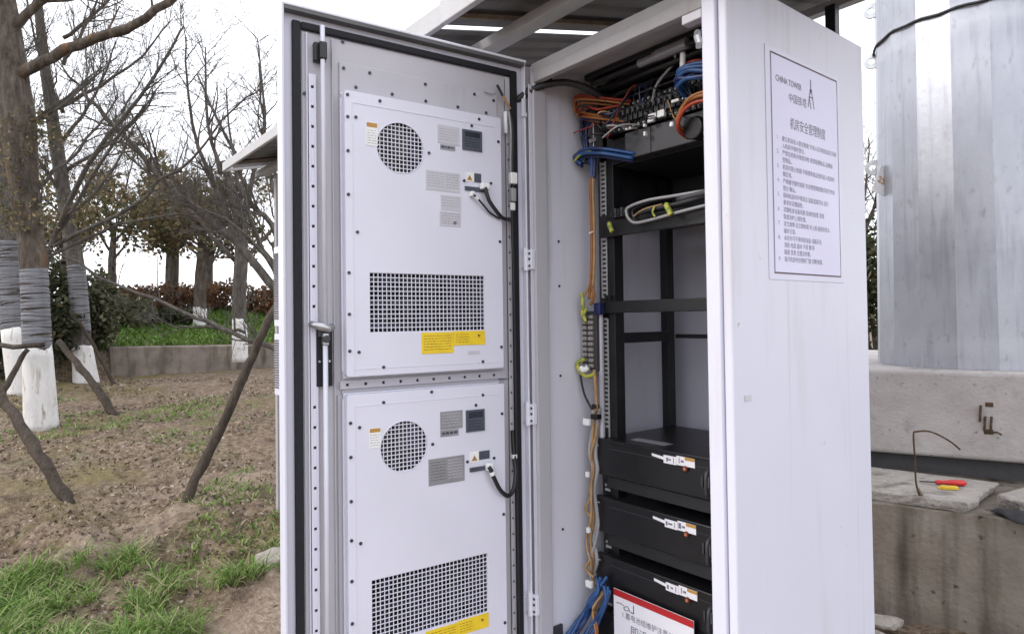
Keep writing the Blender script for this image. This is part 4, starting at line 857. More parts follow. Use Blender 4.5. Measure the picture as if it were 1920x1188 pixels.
# outer hood of the upper and lower unit sits outside the door, on the units themselves
# ------------------------------------------------------------------ the two cooling units on the door
def ac_unit(z0, z1, fan, gr, label, screws, lower):
    ub = dx(.35, .03, z0); un = thing('air_conditioner', (ub[0], ub[1], z0), label, 'air conditioner', 'door cooling units')
    def up(name, fn, m, bevel=.0012, parent=None, **k): return part(name, fn, m, parent or un, bevel, dx, **k)
    u0, u1 = .1028, .5996
    # flange ring and side walls of the body, front plate with its two openings
    up('flange', lambda b: (b.box(u0, u1, .0165, .021, z0 - .006, z0 + .012), b.box(u0, u1, .0165, .021, z1 - .012, z1 + .002), b.box(u0, u0 + .012, .0165, .021, z0 + .0125, z1 - .0125), b.box(u1 - .012, u1 + .003, .0165, .021, z0 + .0125, z1 - .0125)), 'unit')
    cu, cz, cr = fan; g0, g1, g2, g3 = gr
    def circ(r, n=40): return [(-cu + r * math.cos(2 * math.pi * i / n), cz + r * math.sin(2 * math.pi * i / n)) for i in range(n)]
    rnd = []
    for (qx, qz, a0) in ((-u0 - .006, z0 + .006, -90), (-u0 - .006, z1 - .006, 0), (-u1 + .006, z1 - .006, 90), (-u1 + .006, z0 + .006, 180)):
        for k in range(4): a = R_(a0 + 30 * k); rnd.append((qx + .006 * math.cos(a), qz + .006 * math.sin(a)))
    vs, fs = plate(rnd, [circ(cr), [(-g1, g3), (-g0, g3), (-g0, g2), (-g1, g2)]], .003)
    mb = MB(dx); mb.add([(-v[0], .0485 + v[2], v[1]) for v in vs], fs); obj('front_plate', mb, 'unit', un, bevel=.0012)
    up('body_side', lambda b: (b.box(u0 + .001, u0 + .004, .0215, .0468, z0 + .004, z1 - .004), b.box(u1 - .004, u1 - .001, .0215, .0468, z0 + .004, z1 - .004),
                               b.box(u0 + .0045, u1 - .0045, .0215, .0468, z0 + .001, z0 + .004), b.box(u0 + .0045, u1 - .0045, .0215, .0468, z1 - .004, z1 - .001)), 'unit', 0)
    up('front_crease', lambda b: (b.box(.5775, .5800, .0502, .0512, z0 + .006, z1 - .03), b.box(.125, .577, .0502, .0512, z1 - .0325, z1 - .030), b.box(.125, .577, .0502, .0512, z0 + .0180, z0 + .0200)), 'unit', .0004)
    # the round air inlet: dark throat, fan and wire guard
    thr = MB(dx); n = 40; ring = [(cu + (cr + .004) * math.cos(2 * math.pi * i / n), cz + (cr + .004) * math.sin(2 * math.pi * i / n)) for i in range(n)]
    thr.add([(a, .0468, b) for a, b in ring] + [(a, .0215, b) for a, b in ring], [(i, (i + 1) % n, n + (i + 1) % n, n + i) for i in range(n)] + [tuple(range(n, 2 * n))]); obj('fan_throat', thr, 'dark', un, recalc=False)
    fb = MB(dx); fb.cyl((cu, .022, cz), (cu, .036, cz), cr * .36, 16)
    for i in range(7):
        a = 2 * math.pi * i / 7 + .3; ca, sa = math.cos(a), math.sin(a); c2, s2 = math.cos(a + .62), math.sin(a + .62)
        fb.add([(cu + cr * .34 * ca, .024, cz + cr * .34 * sa), (cu + cr * .95 * ca, .024, cz + cr * .95 * sa), (cu + cr * .95 * c2, .036, cz + cr * .95 * s2), (cu + cr * .34 * c2, .036, cz + cr * .34 * s2)], [(0, 1, 2, 3)])
    obj('fan', fb, 'greymetal', un, recalc=False)
    gm_ = MB(dx); st = .0117; k = int(cr / st)
    for i in range(-k, k + 1):
        o = i * st + .002; h = math.sqrt(max(cr * cr - o * o, 0))
        if h < .012: continue
        gm_.box(cu + o - .0013, cu + o + .0013, .0462, .0470, cz - h - .002, cz + h + .002); gm_.box(cu - h - .002, cu + h + .002, .0471, .0480, cz + o - .0013, cz + o + .0013)
    obj('fan_guard', gm_, 'unit', un, kind='stuff')
    tr = MB(dx); n = 40
    tr.tube([(cu + (cr + .0005) * math.cos(2 * math.pi * i / n), .0500, cz + (cr + .0005) * math.sin(2 * math.pi * i / n)) for i in range(n + 1)], .0016, 5, caps=False); obj('guard_ring', tr, 'unit', un, smooth=True)
    # the rectangular outlet: finned coil behind a square mesh
    up('outlet_box', lambda b: b.box(g1 - .004, g0 + .004, .0215, .0235, g2 - .004, g3 + .004), 'dark', 0)
    fm = MB(dx)
    for i in range(34):
        u = g1 + (g0 - g1) * (i + .5) / 34 + random.uniform(-.001, .001); fm.box(u - .0012, u + .0012, .0238, .0330 + random.uniform(0, .004), g2 - .002, g3 + .002)
    for i in range(5):
        z = g2 + (g3 - g2) * (i + .5) / 5; fm.box(g1, g0, .0345, .0375, z - .004, z + .004)
    obj('coil', fm, 'fin', un, kind='stuff')
    mm = MB(dx); nu = 29; nz = max(8, int((g3 - g2) / .0118))
    for i in range(nu + 1):
        u = g1 + (g0 - g1) * i / nu; mm.box(u - .0013, u + .0013, .0458, .0465, g2 - .002, g3 + .002)
    for i in range(nz + 1):
        z = g2 + (g3 - g2) * i / nz; mm.box(g1 - .002, g0 + .002, .0466, .0474, z - .0013, z + .0013)
    obj('outlet_mesh', mm, 'unit', un, kind='stuff')
    for (u, z) in screws: screw_at(u, .050 if u < .58 else .050, z, un, r=.0042)
    # outside the door: rain hood
    up('outer_hood', lambda b: b.box(.13, .57, -.19, -.0315, z0 + .03, z1 - .03), 'paint', .01)
    NP = .0502
    def pl(name, ua, ub_, za, zb, m, t=.0012, parent=None, **k): return up(name, lambda b: b.box(min(ua, ub_), max(ua, ub_), NP, NP + t, min(za, zb), max(za, zb)), m, .0003, parent, **k)
    def lines(parent, ua, ub_, zs, m, h=.0016, n=.0516):
        mb = MB(dx)
        for z in zs:
            a = max(ua, ub_); e = min(ua, ub_)
            while a > e:
                wd = random.uniform(.003, .013); b_ = max(a - wd, e); mb.add([(a, n, z), (b_, n, z), (b_, n, z + h), (a, n, z + h)], [(0, 1, 2, 3)]); a = b_ - .0025
        return obj('print', mb, m, parent, recalc=False, kind='stuff')
    def warn_tri(parent, u, z, s, n=.0518):
        mb = MB(dx); mb.add([(u + s, n, z), (u - s, n, z), (u, n, z + 1.6 * s)], [(0, 1, 2)]); t_ = obj('warning_sign', mb, 'amber', parent, recalc=False)
        mb = MB(dx); mb.add([(u + .0009, n + .0004, z + s * .5), (u - .0009, n + .0004, z + s * .5), (u - .0009, n + .0004, z + 1.15 * s), (u + .0009, n + .0004, z + 1.15 * s)], [(0, 1, 2, 3)])
        mb.add([(u + .0009, n + .0004, z + s * .22), (u - .0009, n + .0004, z + s * .22), (u - .0009, n + .0004, z + s * .38), (u + .0009, n + .0004, z + s * .38)], [(0, 1, 2, 3)])
        return obj('print', mb, 'ink', parent, recalc=False)
    return un, up, pl, lines, warn_tri
S1 = [(0.5915, 0.6136), (0.5915, 0.5536), (0.5688, 0.5557), (0.5915, 0.4614), (0.5915, 0.343), (0.4993, 0.6120), (0.1807, 0.6110), (0.2071, 0.587), (0.1128, 0.5513), (0.3505, 0.4859), (0.2351, 0.4172), (0.1418, 0.4188), (0.5671, 0.2428), (0.5915, 0.1317), (0.5915, 0.0199), (0.5915, -0.0789), (0.5656, -0.0828), (0.4959, -0.1267), (0.1116, 0.2412), (0.1110, -0.0839), (0.1781, -0.1260)]
S2 = [(0.591, -0.2716), (0.566, -0.2858), (0.4968, -0.2238), (0.3503, -0.2053), (0.1795, -0.2266), (0.2041, -0.2552), (0.1119, -0.2889), (0.3487, -0.3552), (0.2356, -0.4203), (0.1427, -0.4209), (0.1110, -0.5966), (0.111, -0.9263), (0.591, -0.3626), (0.591, -0.4802), (0.591, -0.584), (0.5659, -0.5965), (0.591, -0.6919), (0.591, -0.8037), (0.591, -.92)]
un, up, pl, lines, warn = ac_unit(-.1477, .6261, (.4386, .4883, .0715), (.5330, .1690, -.0305, .1340), 'upper white cooling unit on the door, display at its top right', S1, False)
lb = pl('rating_label', .3219, .2495, .5744, .520, 'pale'); lines(lb, .316, .256, [.562 - .0075 * i for i in range(5)], 'silver', .0012)
lb = pl('rating_label', .3140, .2640, .517, .502, 'silver'); lines(lb, .311, .268, [.507], 'ink', .006)
ds = pl('display', .2403, .1727, .5104, .5723, 'slate', .004); up('screen', lambda b: b.box(.1810, .2320, .0544, .0550, .5510, .5660), 'slate2', .0003, ds)
lines(ds, .232, .182, [.544, .536, .529, .522], 'slate2', .002, .0546)
lb = pl('rating_label', .3613, .2501, .4360, .3789, 'pale'); lines(lb, .356, .300, [.428 - .0075 * i for i in range(6)], 'silver', .0014); lines(lb, .296, .255, [.428 - .0075 * i for i in range(6)], 'silver', .002)
lb = pl('rating_label', .3141, .2470, .3681, .3240, 'pale'); lines(lb, .310, .252, [.360 - .008 * i for i in range(4)], 'silver', .0016)
lb = pl('rating_label', .3180, .2479, .3200, .2769, 'pale'); lines(lb, .312, .252, [.313 - .007 * i for i in range(5)], 'inkgrey', .0014); up('stamp', lambda b: b.cyl((.268, .0512, .288), (.268, .0518, .288), .0055, 12), 'inkgrey', 0, lb)
lb = pl('caution_label', .5401, .5069, .4837, .5484, 'white'); up('label_head', lambda b: b.box(.5085, .5385, .0516, .0519, .535, .547), 'amber', 0, lb); lines(lb, .537, .510, [.525, .518, .511, .504, .497, .490], 'inkgrey', .0012)
lb = pl('caution_label', .2311, .2010, .4160, .4449, 'white'); warn(lb, .2165, .4205, .010)
pl('caution_label', .2000, .1760, .4165, .4440, 'slate')
y1 = pl('yellow_label', .3803, .2775, -.0954, -.0340, 'yellow'); lines(y1, .374, .284, [-.045 - .0078 * i for i in range(6)], 'yink', .0016)
y2 = pl('yellow_label', .2765, .1695, -.0745, -.0320, 'yellow'); lines(y2, .270, .225, [-.043 - .0075 * i for i in range(4)], 'yink', .0014); up('stamp', lambda b: b.cyl((.191, .0516, -.047), (.191, .0520, -.047), .0062, 3), 'yink', 0, y2)
pl('embossed_mark', .228, .188, -.103, -.092, 'pale', .0006)
sk = up('socket', lambda b: b.box(.1574, .2336, .0505, .0540, .3880, .4015), 'slate', .001)
up('plug', lambda b: b.box(.157, .185, .0545, .072, .395, .414), 'white', .003); up('plug', lambda b: b.box(.206, .219, .0505, .066, .371, .386), 'white', .002)
up('power_cord', lambda b: b.tube(smooth_path([(.173, .068, .4000), (.1622, .072, .3627), (.1361, .070, .3324), (.1075, .062, .3133), (.078, .045, .314), (.060, .030, .318)], 4), .0062, 8), 'blackc', 0, smooth=True)
up('signal_cord', lambda b: b.tube(smooth_path([(.212, .064, .376), (.2050, .066, .3700), (.183, .064, .3528), (.1514, .060, .3263), (.115, .058, .3110)], 4), .0032, 6), 'blackc', 0, smooth=True)
up('cord_sleeve', lambda b: b.tube([(.2050, .066, .3700), (.196, .066, .362)], .0042, 6), 'white', 0)

un, up, pl, lines, warn = ac_unit(-.978, -.1966, (.4364, -.3511, .0705), (.5350, .1700, -.8780, -.7030), 'lower white cooling unit on the door, with a square grey display', S2, True)
lb = pl('rating_label', .3236, .2500, -.3180, -.2654, 'silver'); lines(lb, .318, .256, [-.274 - .0085 * i for i in range(5)], 'pale', .0014)
lb = pl('rating_label', .3236, .2640, -.3382, -.3195, 'silver'); lines(lb, .318, .268, [-.332], 'ink', .007)
ds = pl('display', .2389, .1754, -.3332, -.2681, 'slate', .004); up('screen', lambda b: b.box(.1830, .2310, .0544, .0550, -.2920, -.2740), 'slate2', .0003, ds); lines(ds, .231, .184, [-.302, -.310, -.318, -.326], 'slate2', .002, .0546)
lb = pl('rating_label', .3627, .2453, -.4741, -.3978, 'silver'); lines(lb, .356, .305, [-.409 - .0085 * i for i in range(7)], 'greymetal', .0014); lines(lb, .300, .252, [-.409 - .0085 * i for i in range(7)], 'pale', .0018)
lb = pl('caution_label', .5390, .5058, -.3460, -.2914, 'white'); up('label_head', lambda b: b.box(.5075, .5375, .0516, .0519, -.303, -.2925), 'amber', 0, lb); lines(lb, .536, .509, [-.311, -.318, -.325, -.332, -.339], 'inkgrey', .0012)
lb = pl('caution_label', .2270, .1960, -.4254, -.3932, 'white'); warn(lb, .2115, -.4205, .0105)
pl('caution_label', .1950, .1580, -.4200, -.3945, 'slate')
y1 = pl('yellow_label', .3768, .2755, -.945, -.8830, 'yellow'); lines(y1, .371, .281, [-.893 - .0078 * i for i in range(6)], 'yink', .0016)
y2 = pl('yellow_label', .2745, .1686, -.9225, -.8800, 'yellow'); lines(y2, .268, .225, [-.891 - .0075 * i for i in range(4)], 'yink', .0014); up('stamp', lambda b: b.cyl((.191, .0516, -.897), (.191, .0520, -.897), .0062, 3), 'yink', 0, y2)
sk = up('socket', lambda b: b.box(.1622, .2286, .0505, .0560, -.4520, -.4390), 'slate', .001)
up('plug', lambda b: b.box(.158, .178, .0565, .074, -.452, -.430), 'white', .003)
up('power_cord', lambda b: b.tube(smooth_path([(.174, .070, -.4400), (.168, .074, -.4500), (.1576, .074, -.4748), (.1336, .070, -.5152), (.1013, .062, -.5396), (.0757, .055, -.524), (.0600, .044, -.4795), (.0560, .030, -.4299), (.056, .022, -.35)], 4), .0068, 8), 'blackc', 0, smooth=True)
up('cord_tie', lambda b: (b.tube([(.166, .074, -.455), (.162, .074, -.466)], .0085, 8), b.box(.048, .064, .022, .036, -.436, -.424)), 'white', .001)

# wiring loom along the hinge edge of the door
lm = thing('wiring_loom', (.05, .03, .2), 'thin black loom with connectors running down the hinge edge of the door', 'cable loom')
def lp(name, fn, m, bevel=0, **k): return part(name, fn, m, lm, bevel, dx, **k)
lp('loom_cable', lambda b: b.tube(smooth_path([(.0560, .030, .664), (.047, .034, .60), (.050, .034, .50), (.050, .034, .4446), (.050, .034, .3687), (.054, .032, .318), (.049, .030, .1), (.047, .030, -.3), (.048, .030, -1.0)], 4), .0042, 6), 'blackc', smooth=True)
lp('loom_cable', lambda b: b.tube(smooth_path([(.059, .030, .660), (.056, .036, .60), (.057, .034, .50), (.058, .034, .45)], 4), .0032, 6), 'greyc', smooth=True)
lp('loom_end', lambda b: b.tube([(.096, .022, .740), (.080, .030, .705)], .0046, 6), 'blackc'); lp('loom_end', lambda b: b.tube([(.080, .030, .706), (.066, .032, .686), (.055, .034, .668)], [.0052, .0045, .003], 6), 'tan')
lp('loom_end', lambda b: b.tube([(.140, .016, .712), (.112, .020, .709), (.098, .018, .715)], .0018, 5), 'greyc')
lp('connector', lambda b: b.box(.040, .064, .028, .048, .428, .464), 'white', .003); lp('connector', lambda b: b.box(.044, .062, .028, .046, .372, .415), 'greyc', .003)
lp('connector', lambda b: b.box(.064, .072, .018, .030, .590, .660), 'white', .002)
lp('connector', lambda b: b.box(.044, .060, .028, .040, .345, .370), 'white', .003)
fl = thing('flexible_conduit', (0, .0, .70), 'black corrugated conduit bridging from the door to the cabinet inside', 'conduit')
FP = smooth_path([(-.055, -.075, .672), (-.030, -.055, .694), (.0, -.030, .720), (.042, .010, .752), (.085, .055, .765), (.119, .09, .762), (.150, .14, .745), (.165, .20, .72)], 10)
rr = [.0105 + .0018 * (i % 2) for i in range(len(FP))]
mb = MB(); mb.tube(FP, rr, 10); obj('sleeve', mb, 'blackc', fl, smooth=True)
mb = MB(); mb.tube(smooth_path([(-.04, -.06, .690), (.0, -.020, .735), (.045, .02, .775), (.075, .05, .780)], 4), .006, 8); obj('sleeve', mb, 'blackc', fl, smooth=True)
mb = MB(); mb.box(.026, .040, -.012, .006, .742, .758); obj('clip', mb, 'zinc', fl, bevel=.002)
mb = MB(); mb.box(.015, .028, -.034, -.018, .655, .668); mb.box(.015, .024, -.032, -.020, .668, .715); obj('clip', mb, 'paint_in', fl, bevel=.002)

# ------------------------------------------------------------------ 19-inch rack inside
rk = thing('equipment_rack', (.35, .42, ZB + .05), 'black open equipment rack inside the cabinet with punched pale rails', 'rack')
def rp_(name, fn, m, bevel=.0015, parent=rk, **k): return part(name, fn, m, parent, bevel, **k)
for (x, s) in ((.128, 1), (.598, -1)):
    rp_('front_post', lambda b: b.box(min(x, x + s * .026), max(x, x + s * .026), .246, .290, ZB + .052, T - .035), 'black')
    rp_('front_post', lambda b: b.box(x - s * .043 - .006, x - s * .043 + .006, .252, .285, ZB + .052, T - .035), 'black')
    a, b_ = sorted((x - s * .001, x - s * .036))
    zz = [.515 - .0222 * i for i in range(42)]
    zz = [z for z in zz if not (.285 < z < .345 or .005 < z < .068)]
    rp_('rail_back', lambda b: b.box(a, b_, .2475, .252, ZB + .06, .53), 'blackp', 0)
    def frail(b):
        for i in range(60):
            z = .522 - .0150 * i
            if z < -.40: break
            if .275 < z < .345 or .0 < z < .068: continue
            b.box(a + .009, b_ - .009, .2440, .2470, z - .0040, z + .0040)
        for (zt, zb) in ((.53, .347), (.272, .070), (-.002, -.405)):
            b.box(a + .004, a + .0088, .2440, .2470, zb, zt); b.box(b_ - .0088, b_ - .004, .2440, .2470, zb, zt)
        for zc in (-.56, -.575, -.75, -.765, -.94, -.955): b.box(a + .006, b_ - .006, .2440, .2470, zc - .004, zc + .004)
    rp_('punched_rail', frail, 'greyc', 0, kind='stuff')
    rp_('rear_post', lambda b: b.box(min(x - s * .035, x - s * .004), max(x - s * .035, x - s * .004), .560, .600, ZB + .052, T - .035), 'black')
    rp_('side_brace', lambda b: b.box(x - .012, x + .012, .2905, .5595, -.085, -.050), 'black')
    rp_('side_brace', lambda b: b.box(x - .012, x + .012, .2905, .5595, .500, .512), 'black')
rp_('cross_bar', lambda b: b.box(.108, .618, .232, .2435, .0175, .0565), 'black', .003)
rp_('cross_bar', lambda b: b.box(.155, .600, .561, .570, -.075, -.06), 'black', .002)
rp_('shelf', lambda b: (b.box(.118, .608, .226, .243, .270, .325), b.box(.155, .597, .2435, .558, .3195, .324)), 'black', .002)
rp_('shelf', lambda b: b.box(.112, .612, .205, .595, -.405, -.398), 'blackp', .002)
for x in (.135, .150): rp_('bar_knob', lambda b: b.cyl((x, .232, .070), (x, .222, .070), .007, 8), 'black', 0)
rp_('rear_shade_sheet', lambda b: b.box(.080, .640, .604, .612, .3265, T - .06), 'greymetal', .002)  # added dark sheet, its colour stands in for shade at the upper rear
rp_('side_shade_sheet', lambda b: b.box(.072, .078, .292, .600, .3265, T - .06), 'greymetal', .002)  # added likewise, dark colour in place of shade along the upper side
rp_('equipment_sticker', lambda b: b.box(.590, .596, .30, .302, -.05, .02), 'tan', 0)
rp_('sheet_of_paper', lambda b: b.box(.20, .34, .26, .30, -.3978, -.3966), 'silver', 0)
# battery modules
bat0 = None
for i, (zt, lab) in enumerate(((-.402, 'black battery module directly under the open shelf, topmost in the rack'), (-.592, 'black battery module second from the top of its stack in the rack'),
                               (-.782, 'black battery module third from the top, just above the red-topped card'), (-.972, 'lowest black battery module, mostly behind the red-topped card'))):
    t = thing('battery_module', (.35, .40, zt - .13), lab, 'battery', 'battery modules in the rack')
    def bp(name, fn, m, bevel=.002, parent=None, **k): return part(name, fn, m, parent or t, bevel, **k)
    case = bp('case', lambda b: b.box(.118, .590, .235, .585, zt - .122, zt - .002), 'black', .003)
    fr = bp('front_panel', lambda b: b.box(.082, .612, .214, .2345, zt - .118, zt), 'blackp', .004)
    bp('panel_groove', lambda b: b.box(.145, .560, .2128, .2138, zt - .028, zt - .026), 'greymetal', 0, fr)
    for x in (.094, .600):
        for dz in (-.022, -.096): bp('panel_screw', lambda b: b.box(x - .007, x + .007, .2120, .2138, zt + dz - .002, zt + dz + .002), 'greyc', .0005, fr)
    # vent slots under the panel
    def fs_(b):
        for k in range(16): b.box(.18 + k * .022, .192 + k * .022, .2295, .2335, zt - .140, zt - .126)
    bp('vent_bar', lambda b: b.box(.118, .590, .2300, .2335, zt - .160, zt - .1235), 'dark', .001)
    z = zt - .001; dz = random.uniform(-.005, .004); j1, j2, j3 = (random.uniform(-.006, .006) for _ in range(3))
    sl = bp('paper_strip', lambda b: b.add([(.326, .2125, z - .012 + dz), (.374, .2125, z - .0165 + dz), (.374, .2125, z - .026 + dz), (.326, .2125, z - .020 + dz)], [(0, 1, 2, 3)]), 'paper', 0, recalc=False)
    s2 = bp('paper_label', lambda b: b.box(.372, .4180, .2108, .2128, z - .034 + dz, z - .010 + dz), 'paper', 0)
    bp('print', lambda b: (b.box(.378 + j1, .384 + j1, .2100, .2106, z - .028 + dz, z - .016 + dz), b.box(.390 + j2, .402 + j3, .2100, .2106, z - .024 + dz, z - .019 + dz), b.box(.408, .410, .2100, .2106, z - .030 + dz, z - .014 + dz)), 'inkgrey', 0, s2)
    s3 = bp('paper_label', lambda b: b.box(.4195, .484, .2104, .2126, z - .032 + dz, z - .005 + dz), 'paper', 0)
    bp('print', lambda b: (b.box(.428 + j2, .434 + j3, .2096, .2102, z - .026 + dz, z - .010 + dz), b.box(.436, .446, .2096, .2102, z - .022 + dz, z - .016 + dz)), 'inkgrey', 0, s3)
    bp('label_head', lambda b: b.box(.450, .484, .2096, .2103, z - .014 + dz, z - .0052 + dz), 'amber', 0, s3)
    bp('power_button', lambda b: b.cyl((.452, .2138, zt - .040), (.452, .2060, zt - .040), .0085, 14), 'button', .001); bp('power_light', lambda b: b.cyl((.452, .2058, zt - .040), (.452, .2035, zt - .040), .0045, 10), 'led', 0)
    hd = bp('handle', lambda b: b.tube(smooth_path([(.540, .2138, zt - .030), (.540, .188, zt - .034), (.540, .184, zt - .065), (.540, .188, zt - .096), (.540, .2138, zt - .100)], 3), .006, 8), 'greymetal', 0, smooth=True)
    for q in range(3): bp('terminal', lambda b: b.box(.505 + q * .01, .511 + q * .01, .2085, .2136, zt - .082, zt - .052), 'greyc' if q == 2 else 'greymetal', .001)
# card leaning on the lowest modules
cdn = thing('notice_card', (.33, .19, -1.12), 'white notice card with red top band standing before the lowest battery', 'notice card')
x0, x1, zt, zb = .1735, .4809, -.869, -1.115
part('card', lambda b: b.box(x0, x1, .196, .1985, zb, zt), 'paper', cdn, 0)
part('red_band', lambda b: b.box(x0 + .0005, x1 - .0005, .1950, .1957, zt - .021, zt - .0005), 'red', cdn, 0)
CT = lambda x, z: (lambda a, b: (x + a, .1950, z + b))
def fcard(b):
    text_to(b, '1.蓄电池组维护注意以下事项', .0225, CT(x0 + .034, zt - .080), sx=.93)
    text_to(b, '即没有', .036, CT(x0 + .068, zt - .125))
    text_to(b, '2.定期检查连接条并作记录', .0225, CT(x0 + .034, zt - .165), sx=.93)
part('lettering', fcard, 'inkgrey', cdn, 0, recalc=False, kind='stuff')
def fscrawl(b):
    b.tube(smooth_path([(x0 + .012, .195, zt - .043), (x0 + .030, .195, zt - .040), (x0 + .045, .195, zt - .044)], 3), .0010, 4)
    b.tube(smooth_path([(x0 + .060, .195, zt - .040), (x0 + .044, .195, zt - .048), (x0 + .050, .195, zt - .056), (x0 + .066, .195, zt - .050), (x0 + .060, .195, zt - .042), (x0 + .072, .195, zt - .055), (x0 + .085, .195, zt - .052)], 3), .0011, 4)
    b.tube([(x0 + .084, .195, zt - .030), (x0 + .084, .195, zt - .055), (x0 + .073, .195, zt - .054)], .0013, 4)
part('logo', fscrawl, 'ink', cdn, 0)
# power distribution frame at the top
pd = thing('power_subrack', (.35, .42, .50), 'black power distribution frame with breakers at the top of the rack', 'power unit')
def pp(name, fn, m, bevel=.0015, parent=pd, **k): return part(name, fn, m, parent, bevel, **k)
pp('case', lambda b: b.box(.155, .592, .262, .60, .505, .760), 'dark', .003)
pp('rectifier_drawer', lambda b: b.box(.236, .340, .214, .2615, .508, .592), 'greymetal', .003)
pp('rectifier_drawer', lambda b: b.box(.3415, .590, .214, .2615, .508, .592), 'greymetal', .003)
pp('cover_plate', lambda b: b.box(.130, .612, .250, .2610, .7605, .790), 'black', .002)
pp('blank_panel', lambda b: b.box(.160, .234, .238, .2610, .508, .592), 'blackp', .002)
for q in range(5): pp('slot_bar', lambda b: b.box(.150, .600, .225 - .012 * (q % 2), .2615, .708 + q * .0125, .714 + q * .0125), 'black' if q % 2 else 'greymetal', .001)
for q in range(22):                                    # breakers, each a module with its toggle
    x = .142 + q * .0205; zo = .0
    br = pp('breaker', lambda b: (b.box(x, x + .0175, .215, .2608, .600, .690), b.box(x + .001, x + .0165, .198, .2148, .622, .668)), 'blackp', .0015)
    pp('toggle', lambda b: b.box(x + .005, x + .0125, .186, .1976, .642, .658), 'greymetal', .001, br)
    for zq in (.680, .610): pp('breaker_screw', lambda b: b.cyl((x + .009, .2148, zq), (x + .009, .2125, zq), .0040, 8), 'greyc' if q % 3 else 'zinc', 0, br)
for (xa, xb, za, zb) in ((.355, .385, .606, .618), (.390, .415, .600, .620), (.352, .372, .594, .600), (.335, .342, .585, .594), (.336, .343, .557, .570), (.442, .470, .630, .638), (.480, .51, .628, .636), (.262, .285, .592, .598)):
    pp('terminal_tag', lambda b: b.box(xa, xb, .186, .197, za, zb), 'white', .001)
pp('surge_arrester', lambda b: b.cyl((.538, .2135, .535), (.538, .150, .528), .033, 20), 'blackp', .004)
pp('cable_bracket', lambda b: (b.box(.108, .112, .20, .245, .55, .66), b.box(.094, .125, .195, .20, .590, .602)), 'zinc', .001)
# lamp bar under the cabinet top
lb_ = thing('lamp_bar', (.36, .16, .74), 'black lamp bar with grey sockets fixed under the cabinet top', 'lamp')
part('bar', lambda b: b.box(.120, .640, .150, .185, .782, .8005), 'black', lb_, .004)
part('rod', lambda b: b.cyl((.150, .155, .764), (.640, .155, .768), .0065, 10), 'greymetal', lb_, 0, smooth=True)
part('socket', lambda b: b.cyl((.352, .152, .766), (.408, .152, .767), .0125, 12), 'silver', lb_, .002)
part('socket', lambda b: b.cyl((.424, .150, .768), (.530, .150, .769), .0165, 12), 'silver', lb_, .002)
part('socket', lambda b: b.cyl((.410, .150, .767), (.424, .150, .767), .0145, 12), 'silver', lb_, .002)
part('second_bar', lambda b: b.cyl((.128, .19, .748), (.640, .19, .752), .011, 10), 'black', lb_, 0, smooth=True)

# ------------------------------------------------------------------ loose cables
def bundle(name, label, paths, cat='cables'):
    """paths: (points, radius, material)"""
    o = Vector(paths[0][0][0]); t = thing(name, o, label, cat)
    for P, r, m in paths:
        mb = MB(); mb.tube(smooth_path(P, 5), r, 7); obj('cable', mb, m, t, smooth=True)
    return t
def jit(P, s=.008): return [tuple(c + random.gauss(0, s) for c in p) for p in P]
ora = [(.26, .22, .690), (.151, .175, .725), (.075, .165, .744), (.052, .18, .722), (.066, .18, .698), (.15, .185, .667), (.26, .22, .633)]
bundle('red_cables', 'looped red and orange cables at the upper left of the rack', [(ora, .0048, 'rust'), ([(p[0] + .004, p[1] - .01, p[2] - .012) for p in ora], .0042, 'orange'),
    ([(.066, .175, .704), (.12, .172, .70), (.162, .178, .683), (.25, .22, .688)], .0045, 'rust'), (jit(ora, .006), .004, 'rust'), ([(.07, .18, .70), (.15, .182, .664), (.25, .21, .630)], .005, 'orange'), ([(p[0], p[1] + .01, p[2] - .02) for p in ora], .004, 'orange')])
blu1 = [(.25, .22, .628), (.20, .205, .640), (.131, .2, .665), (.081, .2, .672), (.065, .2, .639), (.074, .2, .57), (.088, .205, .52)]
bundle('navy_cables', 'navy cables curving down the left post below the red loops', [(blu1, .0065, 'navy'), (jit(blu1), .006, 'navy'), (jit(blu1), .006, 'navy'), ([(p[0] + .012, p[1], p[2] - .012) for p in blu1], .006, 'navy'), (jit(blu1, .01), .006, 'blackc')])
blu2 = [(.060, .19, .530), (.042, .18, .55), (.086, .175, .558), (.171, .178, .541), (.262, .22, .513)]
bundle('blue_cables', 'coil of blue cables with a yellow wire below the breakers', [(blu2, .0062, 'blue'), (jit(blu2, .006), .006, 'navy'), ([(p[0] + .01, p[1] - .008, p[2] - .008) for p in blu2], .006, 'blue'), ([(p[0], p[1] + .008, p[2] - .014) for p in blu2], .0055, 'navy'), ([(p[0] + .015, p[1] - .004, p[2] + .006) for p in blu2], .0055, 'blue'),
    ([(.052, .168, .533), (.083, .166, .548), (.133, .168, .553)], .0042, 'yelc'), ([(.112, .19, .553), (.103, .2, .514), (.098, .2, .470)], .0075, 'blue'), ([(.118, .2, .553), (.11, .205, .514), (.106, .205, .470)], .0075, 'navy')])
ov = [(.104, .205, .50), (.105, .2, .43), (.107, .2, .351), (.107, .2, .226), (.100, .2, .12), (.090, .2, .066)]
bundle('tan_cables', 'tan cables tied down the left side of the rack', [(ov, .0058, 'tan'), ([(p[0] - .012, p[1], p[2]) for p in ov[:5]] + [(.058, .19, .07), (.060, .19, .02)], .0050, 'tan'), ([(p[0] - .006, p[1] - .006, p[2]) for p in ov], .0045, 'orange'), ([(.103, .19, .11), (.112, .19, .075), (.097, .19, .045)], .0055, 'orange'),
    ([(.060, .185, .085), (.070, .18, .05), (.066, .18, .02), (.076, .18, .0)], .0065, 'yelc'), ([(.086, .185, .035), (.074, .18, .015), (.082, .18, -.01)], .006, 'yelc'), ([(.092, .192, .285), (.112, .188, .288)], .0030, 'white')])
